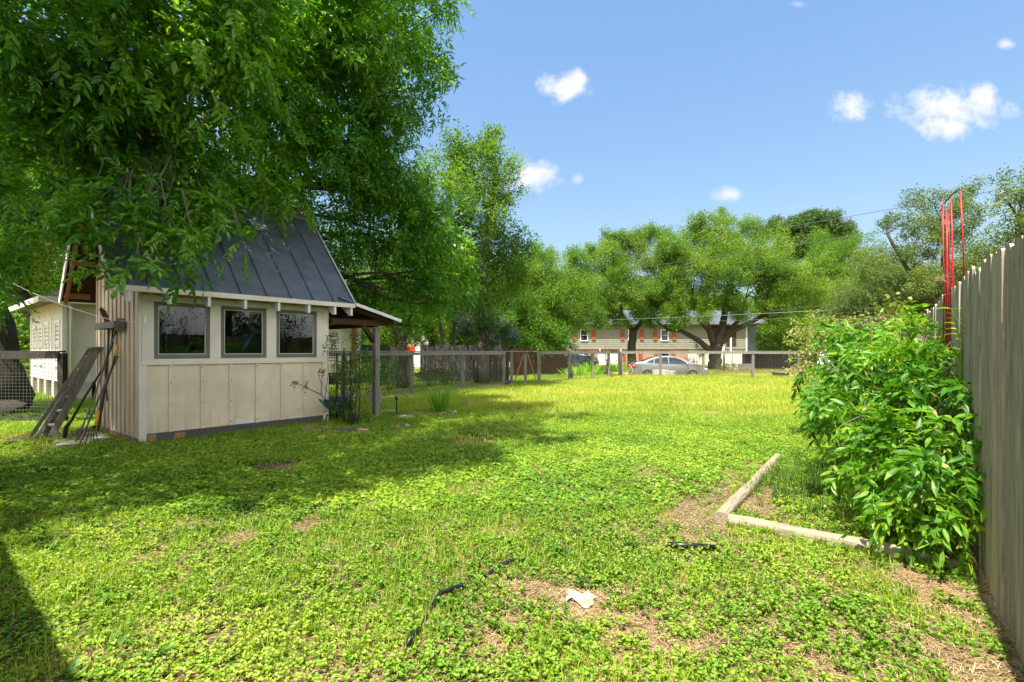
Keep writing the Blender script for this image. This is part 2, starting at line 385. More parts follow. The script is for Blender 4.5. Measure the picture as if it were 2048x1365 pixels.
class MB:
    def __init__(s): s.v = []; s.f = []; s.mi = []; s.cur = 0
    def add(s, vs, fs):
        n = len(s.v); s.v += [tuple(v) for v in vs]
        for f in fs: s.f.append(tuple(i + n for i in f)); s.mi.append(s.cur)
    def box(s, x0, x1, y0, y1, z0, z1):
        s.add([(x0, y0, z0), (x1, y0, z0), (x1, y1, z0), (x0, y1, z0), (x0, y0, z1), (x1, y0, z1), (x1, y1, z1), (x0, y1, z1)],
              [(0, 3, 2, 1), (4, 5, 6, 7), (0, 1, 5, 4), (1, 2, 6, 5), (2, 3, 7, 6), (3, 0, 4, 7)])
    def beam(s, a, b, w, h, up=(0, 0, 1)):
        a = Vector(a); b = Vector(b); d = (b - a).normalized(); u = Vector(up)
        r = d.cross(u)
        if r.length < 1e-4: r = d.cross(Vector((0, 1, 0)))
        r.normalize(); u = r.cross(d).normalized()
        vs = []
        for p in (a, b):
            for (i, j) in ((-1, -1), (1, -1), (1, 1), (-1, 1)): vs.append(p + r * i * w / 2 + u * j * h / 2)
        s.add(vs, [(0, 1, 2, 3), (7, 6, 5, 4), (0, 4, 5, 1), (1, 5, 6, 2), (2, 6, 7, 3), (3, 7, 4, 0)])
    def tube(s, pts, rad, n=8, cap=True):
        pts = [Vector(p) for p in pts]
        if not isinstance(rad, (list, tuple)): rad = [rad] * len(pts)
        n0 = len(s.v); prev = None
        for i, p in enumerate(pts):
            d = (pts[min(i + 1, len(pts) - 1)] - pts[max(i - 1, 0)]).normalized()
            if prev is None:
                r = d.cross(Vector((0, 0, 1)))
                if r.length < 1e-3: r = Vector((1, 0, 0))
            else: r = prev - d * prev.dot(d)
            r.normalize(); prev = r; u = d.cross(r)
            for k in range(n):
                a = 2 * math.pi * k / n
                s.v.append(tuple(p + (r * math.cos(a) + u * math.sin(a)) * rad[i]))
        for i in range(len(pts) - 1):
            for k in range(n):
                s.f.append((n0 + i * n + k, n0 + i * n + (k + 1) % n, n0 + (i + 1) * n + (k + 1) % n, n0 + (i + 1) * n + k)); s.mi.append(s.cur)
        if cap:
            s.f.append(tuple(n0 + k for k in reversed(range(n)))); s.mi.append(s.cur)
            m = n0 + (len(pts) - 1) * n
            s.f.append(tuple(m + k for k in range(n))); s.mi.append(s.cur)
    def prism(s, poly, thick_vec):
        poly = [Vector(p) for p in poly]; t = Vector(thick_vec); n = len(poly)
        vs = poly + [p + t for p in poly]
        fs = [tuple(reversed(range(n))), tuple(range(n, 2 * n))] + [(i, (i + 1) % n, n + (i + 1) % n, n + i) for i in range(n)]
        s.add(vs, fs)
    def blob(s, c, r, seed=0, n=7, m=10, jit=.18):
        rr = random.Random(seed); c = Vector(c)
        n0 = len(s.v)
        for i in range(n + 1):
            th = math.pi * i / n
            for k in range(m):
                ph = 2 * math.pi * k / m
                j = 1 + rr.uniform(-jit, jit) if 0 < i < n else 1
                s.v.append((c.x + r[0] * j * math.sin(th) * math.cos(ph), c.y + r[1] * j * math.sin(th) * math.sin(ph), c.z + r[2] * j * math.cos(th)))
        for i in range(n):
            for k in range(m):
                s.f.append((n0 + i * m + k, n0 + (i + 1) * m + k, n0 + (i + 1) * m + (k + 1) % m, n0 + i * m + (k + 1) % m)); s.mi.append(s.cur)
    def split(s, name, mat, parent=None, **kw):        # every connected piece becomes a part of its own
        par = list(range(len(s.v)))
        def fd(a):
            while par[a] != a: par[a] = par[par[a]]; a = par[a]
            return a
        for f in s.f:
            for q in f[1:]: par[fd(q)] = fd(f[0])
        gr = {}
        for f in s.f: gr.setdefault(fd(f[0]), []).append(f)
        for fs in gr.values():
            ids = sorted({i for f in fs for i in f}); mp = {a: b for b, a in enumerate(ids)}
            m = MB(); m.add([s.v[i] for i in ids], [tuple(mp[i] for i in f) for f in fs]); m.build(name, mat, parent, **kw)
    def build(s, name, mat, parent=None, smooth=False, bevel=0, recentre=False):
        me = bpy.data.meshes.new(name)
        vs = s.v; off = None
        if recentre:
            a = np.array(vs); off = a.mean(0); off[2] = a[:, 2].min(); vs = (a - off).tolist()
        me.from_pydata(vs, [], s.f); 
        mats = mat if isinstance(mat, (list, tuple)) else [mat]
        o = linkobj(name, me, mats, parent)
        if len(mats) > 1: me.polygons.foreach_set('material_index', s.mi)
        if smooth: me.polygons.foreach_set('use_smooth', [True] * len(me.polygons))
        me.update()
        if off is not None: o.location = off
        if bevel:
            b = o.modifiers.new('bevel', 'BEVEL'); b.width = bevel; b.segments = 2; b.limit_method = 'ANGLE'
        return o

def norm(a): return a / np.maximum(np.linalg.norm(a, axis=-1, keepdims=True), 1e-9)
def inst(tv, tf, O, F, U, S):
    """copies of a small template: tv (k,3) forward/side/up, tf (m,4)"""
    F = norm(F); R = norm(np.cross(F, U)); U2 = np.cross(R, F)
    k = len(tv)
    V = (O[:, None, :] + S[:, None, None] * (tv[None, :, 0:1] * F[:, None, :] + tv[None, :, 1:2] * R[:, None, :] + tv[None, :, 2:3] * U2[:, None, :])).reshape(-1, 3)
    Fc = (tf[None] + (np.arange(len(O)) * k)[:, None, None]).reshape(-1, 4)
    return V, Fc
def quadmesh(name, V, Fc, rnd, mat, parent=None):
    me = bpy.data.meshes.new(name)
    me.vertices.add(len(V)); me.vertices.foreach_set('co', V.astype(np.float32).ravel())
    me.loops.add(len(Fc) * 4); me.loops.foreach_set('vertex_index', Fc.astype(np.int32).ravel())
    me.polygons.add(len(Fc)); me.polygons.foreach_set('loop_start', np.arange(len(Fc), dtype=np.int32) * 4)
    me.update()
    rnd = np.clip(rnd, 0, .95); rnd = np.where(ODD.rand(len(rnd)) < (.010 if mat.name in ('clover_leaf', 'grass_blade') else .022), 1.0, rnd)
    at = me.attributes.new('rnd', 'FLOAT', 'FACE'); at.data.foreach_set('value', rnd.astype(np.float32))
    return linkobj(name, me, mat, parent)
ODD = np.random.RandomState(900)
def vnoise(x, y, s, seed=0):
    r = np.random.RandomState(seed).rand(256, 256)
    x = x / s + 1000.3; y = y / s + 1000.7
    i = np.floor(x).astype(int); j = np.floor(y).astype(int); fx = x - i; fy = y - j
    fx = fx * fx * (3 - 2 * fx); fy = fy * fy * (3 - 2 * fy)
    i &= 255; j &= 255; i1 = (i + 1) & 255; j1 = (j + 1) & 255
    return (r[i, j] * (1 - fx) + r[i1, j] * fx) * (1 - fy) + (r[i, j1] * (1 - fx) + r[i1, j1] * fx) * fy

# leaf templates -------------------------------------------------------------
def leaf1(L=1, w=.3, fold=.06):                       # one folded lozenge
    return np.array([(0, 0, 0), (.42 * L, w / 2, fold), (L, 0, -.05 * L), (.42 * L, -w / 2, fold)]), np.array([(0, 1, 2, 3)])
def leaf3(L=1, w=.3, fold=.05):                       # ovate leaf with a mid fold
    v = np.array([(0, 0, 0), (.25 * L, w * .45, fold), (.6 * L, w * .42, fold), (L, 0, -.12 * L), (.6 * L, -w * .42, fold), (.25 * L, -w * .45, fold), (.55 * L, 0, -.01)])
    return v, np.array([(0, 1, 2, 6), (6, 2, 3, 4), (0, 6, 4, 5)])
def joint(parts):                                     # parts: (tv, tf, origin, forward, up)
    V = []; Fc = []; n = 0
    for tv, tf, o, f, u in parts:
        v, q = inst(tv, tf, np.array([o], float), np.array([f], float), np.array([u], float), np.ones(1))
        V.append(v); Fc.append(q + n); n += len(v)
    return np.concatenate(V), np.concatenate(Fc)
FJ = np.random.RandomState(44)
def frond(pairs=4, L=.11, w=.034, rach=.28, fine=False, droop=.45):
    base = leaf3 if fine else leaf1
    parts = []
    for i in range(pairs):
        t = .25 + .75 * i / pairs
        o = (rach * t, 0, -droop * rach * t * t)
        for sd in (-1, 1):
            l = L * (.8 + .25 * math.sin(math.pi * t))
            tv, tf = base(l, w, w * .18)
            q_ = FJ.normal(0, .22, 3); parts.append((tv, tf, o, (.75 + q_[0], sd * .8 + q_[1], -.12 - .28 * t + q_[2]), (FJ.normal(0, .3), FJ.normal(0, .3), 1)))
    tv, tf = base(L * 1.05, w, w * .18)
    parts.append((tv, tf, (rach, 0, -droop * rach), (.9, 0, -.6), (0, 0, 1)))
    if fine:                                          # the thin stalk itself
        tv = np.array([(0, -.0018, 0), (0, .0018, 0), (rach, .001, -droop * rach), (rach, -.001, -droop * rach)])
        parts.append((tv, np.array([(0, 1, 2, 3)]), (0, 0, 0), (1, 0, 0), (0, 0, 1)))
    return joint(parts)
def clump(n, spread, L, w, seed, fine=False):         # loose bunch of leaves about a twig
    r = np.random.RandomState(seed); parts = []
    base = leaf3 if fine else leaf1
    for i in range(n):
        tv, tf = base(L * r.uniform(.7, 1.2), w * r.uniform(.8, 1.2), w * .15)
        o = r.normal(0, .45, 3) * spread
        f = r.normal(0, 1, 3); f[2] = f[2] * .6 - .15
        u = np.array((r.normal(0, .5), r.normal(0, .5), 1))
        parts.append((tv, tf, o, f, u))
    return joint(parts)

def crown_arrays(blobs, temps, per_m2, rseed, scale=(.8, 1.25), outb=.75, droop=.35, shell=.55, crs=(.22, .46), loose=.12):
    """blobs: (x,y,z,r[,squash]) -> foliage arrays"""
    r = np.random.RandomState(rseed)
    Vs = []; Fs = []; Rn = []; nv = 0
    for bi, b in enumerate(blobs):
        x, y, z, rad = b[:4]; sq = b[4] if len(b) > 4 else .85
        n = max(6, int(per_m2 * rad * rad * 3.1))
        # sub-bunches inside each limb's bunch make an uneven outline
        k = max(5, int((7 + rad * 6) * (.34 / (.5 * sum(crs))) ** 1.6))
        cd = norm(r.normal(0, 1, (k, 3))); cd *= (r.uniform(.35, 1.0, (k, 1)) * rad)
        cr = rad * r.uniform(crs[0], crs[1], k)
        w_ = cr ** 2; pick = r.choice(k, n, p=w_ / w_.sum())
        d = norm(r.normal(0, 1, (n, 3)))
        rr_ = (shell + (1 - shell) * r.rand(n) ** .6)[:, None] * cr[pick][:, None]
        rel = cd[pick] + d * rr_ + r.normal(0, loose, (n, 3)) * cr[pick][:, None]; rel[:, 2] *= sq
        O = rel + np.array((x, y, z))
        outd = norm(d * .6 + norm(rel) * .7)
        F = outd * outb + r.normal(0, .5, (n, 3)); F[:, 2] -= droop
        U = r.normal(0, .35, (n, 3)); U[:, 2] += 1
        S = r.uniform(scale[0], scale[1], n)
        ti = r.randint(0, len(temps), n)
        bv = r.uniform(-.18, .18); kv = r.uniform(-.20, .20, k)
        for t, (tv, tf) in enumerate(temps):
            m = ti == t
            if not m.any(): continue
            v, q = inst(tv, tf, O[m], F[m], U[m], S[m])
            Vs.append(v); Fs.append(q + nv); nv += len(v)
            per = len(tf)
            tone = .5 + bv + kv[pick[m]]
            Rn.append(np.clip(np.repeat(tone, per) + r.normal(0, .17, m.sum() * per), 0, 1))
    return np.concatenate(Vs), np.concatenate(Fs), np.concatenate(Rn)
def curve_pts(a, b, n=6, sag=0, wob=.0, seed=0):
    rr = random.Random(seed); a = Vector(a); b = Vector(b); L = (b - a).length
    pts = []
    for i in range(n + 1):
        t = i / n; p = a.lerp(b, t)
        p.z += sag * math.sin(math.pi * t)
        if 0 < i < n: p += Vector((rr.uniform(-1, 1), rr.uniform(-1, 1), rr.uniform(-1, 1))) * wob * L
        pts.append(p)
    return pts
def tree(name, label, cat, base, stems, blobs, temps, per_m2, leaf, bark='bark', seed=1, group=None, limb_r=.06, twigs=3, grow=1.15, dens=2.3, **kw):
    """stems: list of (points, radii); limbs are drawn from the nearest stem point to every blob"""
    root = empty(name, base, 0, label, cat, group)
    B = Vector(base)
    tb = MB(); all_nodes = []
    for pts, rad in stems:
        pts = [Vector(p) - B for p in pts]
        fine = []; fr = []
        for i in range(len(pts) - 1):
            for k in range(4):
                t = k / 4; fine.append(pts[i].lerp(pts[i + 1], t)); fr.append(rad[i] * (1 - t) + rad[i + 1] * t)
        fine.append(pts[-1]); fr.append(rad[-1])
        rr = random.Random(seed); r0 = fr[0]
        fine = [p + Vector((rr.uniform(-1, 1), rr.uniform(-1, 1), 0)) * r0 * .1 if i else p for i, p in enumerate(fine)]
        tb.tube(fine, fr, 12)
        all_nodes += [(p, r_) for p, r_ in zip(fine, fr)]
    tb.build('trunk', M[bark], root, True)
    lb = MB(); rr = random.Random(seed + 5)
    for i, b in enumerate(blobs):
        c = Vector(b[:3]) - B
        cand = [q for q in all_nodes if q[0].z < c.z + .3 * b[3]] or all_nodes
        p0, r0 = min(cand, key=lambda q: (q[0] - c).length + .25 * abs(q[0].z - c.z * .6))
        rad0 = min(r0 * .6, limb_r * (1 + .35 * (p0 - c).length / 3)); 
        pts = curve_pts(p0, c, 6, .10 * (c - p0).length, .035, seed * 50 + i)
        lb.tube(pts, [rad0 * (1 - .75 * j / 6) for j in range(7)], 6)
        for k in range(twigs):
            d = Vector((rr.gauss(0, 1), rr.gauss(0, 1), rr.gauss(0, .8))).normalized() * b[3] * rr.uniform(.6, 1.0)
            s_ = pts[rr.randint(4, 6)]
            lb.tube(curve_pts(s_, c + d, 4, 0, .05, i * 9 + k), [rad0 * .28 * (1 - .7 * j / 4) for j in range(5)], 4, False)
    lb.build('branches', M[bark], root, True)
    blobs = [(b[0], b[1], b[2], b[3] * grow) + tuple(b[4:]) for b in blobs]
    V, Fc, Rn = crown_arrays(blobs, temps, per_m2 * dens, seed, **kw)
    V = V - np.array(B)
    quadmesh('crown', V, Fc, Rn, M[leaf], root)
    return root
def B_(px, py, Y, r, sq=.85):
    p = P(px, py, Y); return (p.x, p.y, p.z, r, sq)

# ------------------------------------------------------------------ ground (setting)
def build_ground():
    xs = list(np.arange(-40, 60.1, 1.0)); ys = list(np.arange(-14, 80.1, 1.0))
    xs = [-2500, -800, -200, -80] + xs + [90, 200, 800, 2500]; ys = [-800, -200, -40] + ys + [120, 300, 900, 3000]
    V = [(x, y, ground(x, y) + ((.012 * math.sin(x * 1.7 + y) * math.cos(y * 1.3 - x * .4)) if 0 < y < 25 and abs(x) < 30 else 0)) for y in ys for x in xs]
    n = len(xs); F = [(j * n + i, j * n + i + 1, (j + 1) * n + i + 1, (j + 1) * n + i) for j in range(len(ys) - 1) for i in range(n - 1)]
    me = bpy.data.meshes.new('ground'); me.from_pydata(V, [], F)
    me.polygons.foreach_set('use_smooth', [True] * len(F))
    tag(linkobj('ground', me, M['soil']), kind='structure')
build_ground()
mb = MB()                                              # pale concrete drive beyond the far fence
pts = [(12.6, 27.2), (40, 26.2), (40, 29.6), (14.2, 29.8)]
mb.add([(x, y, ground(x, y) + .012) for x, y in pts], [tuple(range(6))])
tag(mb.build('driveway', M['concrete']), kind='structure')

# ------------------------------------------------------------------ garden shed
AX = Vector((.632, .775, 0)); NX = Vector((.775, -.632, 0)); RZ = math.atan2(.775, .632)
SC = Vector((-5.29, 7.1, 0))
SLn, SDp = 2.9, 2.44
def shed_local(s, y, z): return SC + AX * s - NX * y + Vector((0, 0, z))
shed = empty('garden_shed', SC, RZ, 'beige board and batten garden shed with steep dark metal roof and three front windows', 'shed')
WIN = [(.17, .90), (1.06, 1.77), (1.94, 2.68)]; WZ0, WZ1 = 1.24, 2.07
TOP = 2.60
mb = MB()
T = .05
mb.box(0, SLn, 0, T, .12, WZ0); mb.box(0, SLn, 0, T, WZ1, TOP)
xs = [0] + [v for w_ in WIN for v in w_] + [SLn]
for i in range(0, len(xs), 2): mb.box(xs[i], xs[i + 1], .0, T, WZ0, WZ1)
mb.build('front_wall', M['beige'], shed)
mb = MB()
for cx in (.38, .80, 1.21, 1.62, 2.04, 2.45): mb.box(cx - .027, cx + .027, -.026, 0, .165, 1.145)
for cx in (.12, .42, .9, 1.35, 1.8, 2.15, 2.5): mb.box(cx - .02, cx + .02, -.016, 0, 2.165, TOP - .02)
mb.split('front_battens', M['beige'], shed)
mb = MB(); mb.box(.0, SLn, -.006, 0, 2.166, TOP); mb.build('upper_panel', M['yellow'], shed)
# trim boards
mb = MB()
mb.box(.02, 2.80, -.030, -.002, 1.15, 1.238)
mb.box(.02, 2.80, -.028, -.002, 2.075, 2.163)
for a, b_ in ((.02, .168), (.902, 1.058), (1.772, 1.938), (2.682, 2.80)): mb.box(a, b_, -.026, -.002, 1.24, 2.073)
mb.split('window_trim', M['cream'], shed, bevel=.003)
mb = MB()
mb.box(-.012, .085, -.022, -.0015, .02, 1.148); mb.box(-.012, .018, -.022, -.0015, 1.148, 2.5)
mb.box(2.802, SLn + .02, -.024, -.0015, .02, TOP); mb.split('corner_board', M['cream'], shed, bevel=.003)
mb = MB(); mb.box(.088, 2.80, -.034, -.002, .03, .165); mb.build('skirt_board', M['skirt'], shed, bevel=.003)
mb = MB(); mb.box(.09, .19, -.037, -.0345, .045, .15); mb.box(.42, .56, -.037, -.0345, .05, .14); mb.split('bare_patch', M['tanpatch'], shed)
mb = MB()
for (a, z, w_, h) in ((1.35, .19, .22, .05), (1.28, .18, .08, .10), (2.2, .19, .28, .035)):
    n = 9; up = [(a + w_ * i / n, -.003, z + h * (.4 + .6 * random.random())) for i in range(n + 1)]
    mb.prism([(a, -.003, z - .03)] + up + [(a + w_, -.003, z - .03)], (0, .0018, 0))
mb.split('peeling_paint', M['whitewood'], shed)
rr = random.Random(12)
mb = MB()
for cx in (.38, .80, 1.21, 1.62, 2.04, 2.45):
    for z in (.22, .55, .88, 1.1): mb.box(cx - .006 + rr.uniform(-.008, .008), cx + .006 + rr.uniform(-.0, .004), -.0275, -.0262, z, z + .012)
tag(mb.build('nail_heads', M['rust'], shed), kind='stuff')
# windows: sash, putty line, pane
for (a, b_) in WIN:
    wr = MB(); f = .055
    wr.box(a, b_, -.012, .04, WZ0, WZ0 + f + .01); wr.box(a, b_, -.012, .04, WZ1 - f, WZ1)
    wr.box(a, a + f, -.012, .04, WZ0 + f + .01, WZ1 - f); wr.box(b_ - f, b_, -.012, .04, WZ0 + f + .01, WZ1 - f)
    wo = wr.build('window', M['sash'], shed, bevel=.004)
    pt = MB(); a2, b2, z2, z3 = a + f, b_ - f, WZ0 + f + .01, WZ1 - f; q = .009
    pt.box(a2, b2, -.004, .012, z2, z2 + q); pt.box(a2, b2, -.004, .012, z3 - q, z3)
    pt.box(a2, a2 + q, -.004, .012, z2 + q, z3 - q); pt.box(b2 - q, b2, -.004, .012, z2 + q, z3 - q)
    pt.build('putty_line', M['putty'], wo)
    pn = MB(); pn.box(a2 + q, b2 - q, .004, .008, z2 + q, z3 - q); pn.build('pane', M['glass'], wo)
# gable walls (left one seen) with pentagon outline
RY, RZT = 1.30, 4.13
def roofz(y): return 2.22 + (y + .35) * (RZT - 2.22) / 1.65 if y <= RY else RZT - (y - RY) * (RZT - 2.22) / 1.65
for s0, nm in ((0, 'left'), (SLn - .05, 'right')):
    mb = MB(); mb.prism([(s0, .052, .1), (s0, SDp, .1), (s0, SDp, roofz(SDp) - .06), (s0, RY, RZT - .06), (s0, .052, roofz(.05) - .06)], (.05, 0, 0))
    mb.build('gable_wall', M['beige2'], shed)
mb = MB()
y = .0
rr = random.Random(4)
while y < SDp:
    z1 = roofz(y + .02) - .08
    mb.box(-.02, -.001, y, y + .042, .1, z1); y += .235 + rr.uniform(-.01, .01)
mb.split('gable_battens', M['beige2'], shed)
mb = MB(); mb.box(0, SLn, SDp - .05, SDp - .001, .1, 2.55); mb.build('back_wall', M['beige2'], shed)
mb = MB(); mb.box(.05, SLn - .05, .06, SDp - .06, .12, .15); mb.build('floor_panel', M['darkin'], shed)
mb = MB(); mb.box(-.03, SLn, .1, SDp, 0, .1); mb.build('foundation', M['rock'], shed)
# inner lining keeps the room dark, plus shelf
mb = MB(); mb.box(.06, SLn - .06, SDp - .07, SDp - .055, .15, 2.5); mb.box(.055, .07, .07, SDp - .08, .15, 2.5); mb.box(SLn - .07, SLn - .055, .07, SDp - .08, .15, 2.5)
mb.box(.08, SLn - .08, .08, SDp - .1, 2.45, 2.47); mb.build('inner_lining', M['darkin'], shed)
mb = MB(); mb.box(.3, 2.5, SDp - .5, SDp - .1, 1.28, 1.31); mb.build('inner_shelf', M['tanpatch'], shed)
# roof: two slabs, underside boards, seams, ridge
s0, s1 = -.39, 3.26
mb = MB()
for sg in (0, 1):
    ye, yr = (-.35, RY) if sg == 0 else (2 * RY + .35, RY)
    th = .022
    mb.prism([(s0, ye, 2.22), (s1, ye, 2.22), (s1, yr, RZT), (s0, yr, RZT)], (0, 0, th))
mb.build('metal_roof', M['metalroof'], shed)
mb = MB()
for sg in (0, 1):
    ye, yr = (-.33, RY) if sg == 0 else (2 * RY + .33, RY)
    zz = 2.22 + .02 * 1.1576
    mb.prism([(s0 + .01, ye, zz - .03), (s1 - .01, ye, zz - .03), (s1 - .01, yr, RZT - .03), (s0 + .01, yr, RZT - .03)], (0, 0, .022))
mb.build('roof_deck', M['rawbrown'], shed)
mb = MB(); n = 9
for k in range(n + 1):
    s = s0 + .02 + (s1 - s0 - .04) * k / n
    mb.beam((s, -.35, 2.26), (s, RY, RZT + .035), .022, .035)
    mb.beam((s, 2 * RY + .35, 2.26), (s, RY, RZT + .035), .022, .035)
mb.split('roof_seam', M['metalroof'], shed)
mb = MB()
mb.prism([(s0 - .02, RY - .13, RZT - .10), (s0 - .02, RY, RZT + .05), (s0 - .02, RY + .13, RZT - .10), (s0 - .02, RY, RZT + .075)], (s1 - s0 + .04, 0, 0)); mb.build('ridge_cap', M['greywood_x'], shed)
mb = MB()                                              # eave edge board
mb.box(s0, s1, -.362, -.352, 2.165, 2.24); mb.build('eave_board', M['cream'], shed)
mb = MB()                                              # rake boards: left overhang
for sg in (-1, 1):
    ye = RY + sg * 1.66
    mb.beam((s0 - .012, ye, 2.19), (s0 - .012, RY, RZT - .02), .02, .11)
    mb.beam((s1 + .012, ye, 2.19), (s1 + .012, RY, RZT - .02), .02, .09)
mb.split('rake_board', M['whitewood'], shed)
mb = MB()                                              # tan lookouts under the left overhang, both slopes
for yk in (-.2, .25, .7, 1.1, 1.5, 1.9, 2.35, 2.8):
    z = roofz(yk) - .085
    mb.beam((s0 + .02, yk, z), (-.02, yk, z), .045, .09)
for sg in (-1, 1):
    mb.beam((s0 + .06, RY + sg * 1.6, 2.20), (s0 + .06, RY, RZT - .1), .045, .1)
mb.split('rafter', M['rafter'], shed)
for s in (-.20, .28, .78, 1.30, 1.83, 2.36, 2.86, 3.2):  # white triangular brackets below the eave
    b = MB(); y1 = -.0 if s < SLn else -.02
    if s < 0: y1 = -.02
    b.prism([(s - .02, -.345, 2.20), (s - .02, y1, 2.20 + .25), (s - .02, y1, 2.18), (s - .02, -.285, 2.02), (s - .02, -.345, 2.02)], (.04, 0, 0))
    b.build('bracket', M['whitewood'], shed)
# lean-to porch roof on the right end
def pz(s): return 2.25 - .25 * (s - 3.26)
mb = MB(); mb.prism([(2.96, -.36, pz(2.96)), (4.32, -.36, pz(4.32)), (4.32, 2.5, pz(4.32)), (2.96, 2.5, pz(2.96))], (0, 0, .02)); mb.build('porch_roof', M['metalroof'], shed)
mb = MB(); mb.beam((3.28, -.375, pz(3.28) - .015), (4.33, -.375, pz(4.33) - .015), .02, .06); mb.beam((4.335, -.36, pz(4.33) - .02), (4.335, 2.5, pz(4.33) - .02), .02, .05); mb.split('porch_fascia', M['whitewood'], shed)
mb = MB()
for yk in (-.2, .4, 1.0, 1.6, 2.2): mb.beam((2.92, yk, pz(2.92) - .05), (4.25, yk, pz(4.25) - .05), .045, .09)
mb.split('porch_rafter', M['rawbrown'], shed)
mb = MB(); mb.box(2.93, 4.22, -.12, -.07, 1.86, 1.97); mb.box(3.9, 4.0, -.06, 2.4, 1.84, 1.93); mb.box(2.93, 4.22, 2.3, 2.35, 1.86, 1.97); mb.split('porch_beam', M['rawbrown'], shed)
for yk in (-.06, 2.3):
    b = MB(); b.box(3.89, 4.0, yk - .055, yk + .055, .06, 1.84); b.split('porch_post', M['greywood'], shed, bevel=.006)
mb = MB(); mb.beam((3.93, -.07, 1.55), (3.62, -.07, 1.86), .05, .08); mb.beam((3.9, .0, 1.55), (3.9, .3, 1.86), .05, .08); mb.split('brace', M['rawbrown'], shed)
mb = MB(); mb.blob((3.945, -.06, .02), (.12, .11, .07), 3); mb.build('post_footing', M['stone'], shed, True)
# small lamp-like box near the corner, tool rack on the gable
mb = MB(); mb.box(.035, .078, -.055, -.0235, 1.74, 1.87); mb.box(.045, .068, -.045, -.0235, 1.70, 1.739); o = mb.build('wall_sensor', M['white'], shed, bevel=.008)
mb = MB(); mb.box(-.16, -.022, .62, 1.75, 1.70, 1.80); mb.box(-.13, -.03, .60, .66, 1.66, 1.84); mb.build('tool_rack', M['greywood_x'], shed, bevel=.006)

# things inside: blue handle leaning in the middle window
mb = MB(); a = Vector((1.42, .32, 1.20)); b_ = Vector((1.80, .42, 1.75))
mb.tube([a, a.lerp(b_, .35), a.lerp(b_, .36), a.lerp(b_, .6), b_], [.006, .006, .022, .030, .026], 8)
bh = mb.build('blue_broom', M['blue'], None, True); bh.matrix_world = Matrix.Translation(SC) @ Matrix.Rotation(RZ, 4, 'Z')
tag(bh, 'blue handled broom seen through the middle shed window', 'broom')

# ------------------------------------------------------------------ ladder, tools, board by the gable
lad = empty('step_ladder', shed_local(-.8, 1.9, 0), RZ, 'old grey wooden step ladder folded and leaning on the shed gable wall', 'ladder')
def lp(u, t, off=0):   # u across, t along height; local frame of ladder empty: x along a, y into -n
    return Vector((.10 + t * .62 + off, u * (.26 - .07 * t) + t * .20, .03 + t * 1.38))
for sd in (-1, 1):
    b = MB(); b.beam(lp(sd, 0), lp(sd, 1), .025, .085, (1, 0, -.4)); b.build('side_rail', M['greywood'], lad)
    b = MB(); b.beam(lp(sd * .8, 0, -.16), lp(sd * .85, .98, -.04), .022, .05, (1, 0, -.4)); b.build('back_leg', M['greywood'], lad)
for k in range(6):
    t = .12 + k * .155
    b = MB(); b.beam(lp(-1, t) + Vector((-.01, 0, 0)), lp(1, t) + Vector((-.01, 0, 0)), .09, .02); b.build('rung', M['greywood'], lad)
b = MB(); b.beam(lp(-1.2, 1.0), lp(1.2, 1.0), .15, .025); b.build('top_step', M['greywood'], lad)

def wood_tool(name, label, cat, pts, rad, mat, extra=None, group='long handled tools leaning on the shed'):
    base = Vector(pts[0]); base.z = 0
    r = empty(name, base, 0, label, cat, group)
    m = MB(); m.tube([Vector(p) - base for p in pts], rad, 8); m.build('handle', M[mat], r, True)
    if extra:
        for nm, mbx, mt, sm in extra(base): mbx.build(nm, M[mt], r, sm)
    return r
# mattock-like bar with bent foot (dark)
pts = [P(130, 876, 7.35), P(132, 855, 7.35), P(145, 838, 7.38), P(172, 790, 7.5), P(206, 738, 7.65), P(226, 684, 7.8)]
def ex(base):
    m = MB(); p = [Vector(q) - base for q in pts[:3]]
    m.tube([p[0], p[0].lerp(p[1], .5), p[1], p[2]], [.022, .034, .030, .02], 8); return [('blade', m, 'black', True)]
wood_tool('digging_hoe', 'black curved digging tool with a thick bent foot leaning on the ladder', 'hoe', pts[2:], [.018, .015, .015, .018], 'blackmetal', ex)
# rust blade pruning tool standing above the rack
pts2 = [P(196, 862, 7.3), P(212, 770, 7.5), P(216, 700, 7.66), P(218, 650, 7.8)]
def ex2(base):
    m = MB(); q = [P(222, 652, 7.8), P(215, 655, 7.8), P(198, 620, 7.78), P(201, 615, 7.78), P(209, 622, 7.78)]
    m.prism([Vector(x) - base for x in q], (.012, .012, 0)); return [('blade', m, 'rust', False)]
wood_tool('long_spade', 'long spade with a rusty brown blade pointing up above the tool rack', 'spade', pts2, [.014, .014, .014, .016], 'darkwood', ex2)
# cultivator fork with yellow socket, tines on the board
pts3 = [P(194, 842, 7.05), P(206, 790, 7.2), P(226, 730, 7.45), P(233, 700, 7.55)]
def ex3(base):
    m = MB(); m.tube([P(192, 852, 7.0) - base, P(196, 822, 7.1) - base], [.018, .026], 8)
    t = MB(); hub = P(192, 850, 7.0) - base
    for k, e in enumerate(((150, 884), (160, 888), (170, 890), (180, 892), (188, 890), (196, 886))):
        q = P(e[0], e[1], 6.9 + .06 * k) - base; md = hub.lerp(q, .5) + Vector((-.02, 0, .05)); t.tube([hub, md, q], .005, 5)
    g = MB(); g.tube([P(232, 712, 7.5) - base, P(235, 692, 7.6) - base], [.018, .022], 8)
    return [('socket', m, 'yellowtool', True), ('tines', t, 'blackmetal', True), ('grip', g, 'yellowtool', True)]
wood_tool('garden_fork', 'garden fork with yellow socket and wooden grip, curved tines on the board', 'fork', pts3, [.013, .013, .013, .013], 'darkwood', ex3)
pts4 = [P(152, 886, 7.25), P(190, 790, 7.45), P(222, 690, 7.7), P(236, 650, 7.8)]
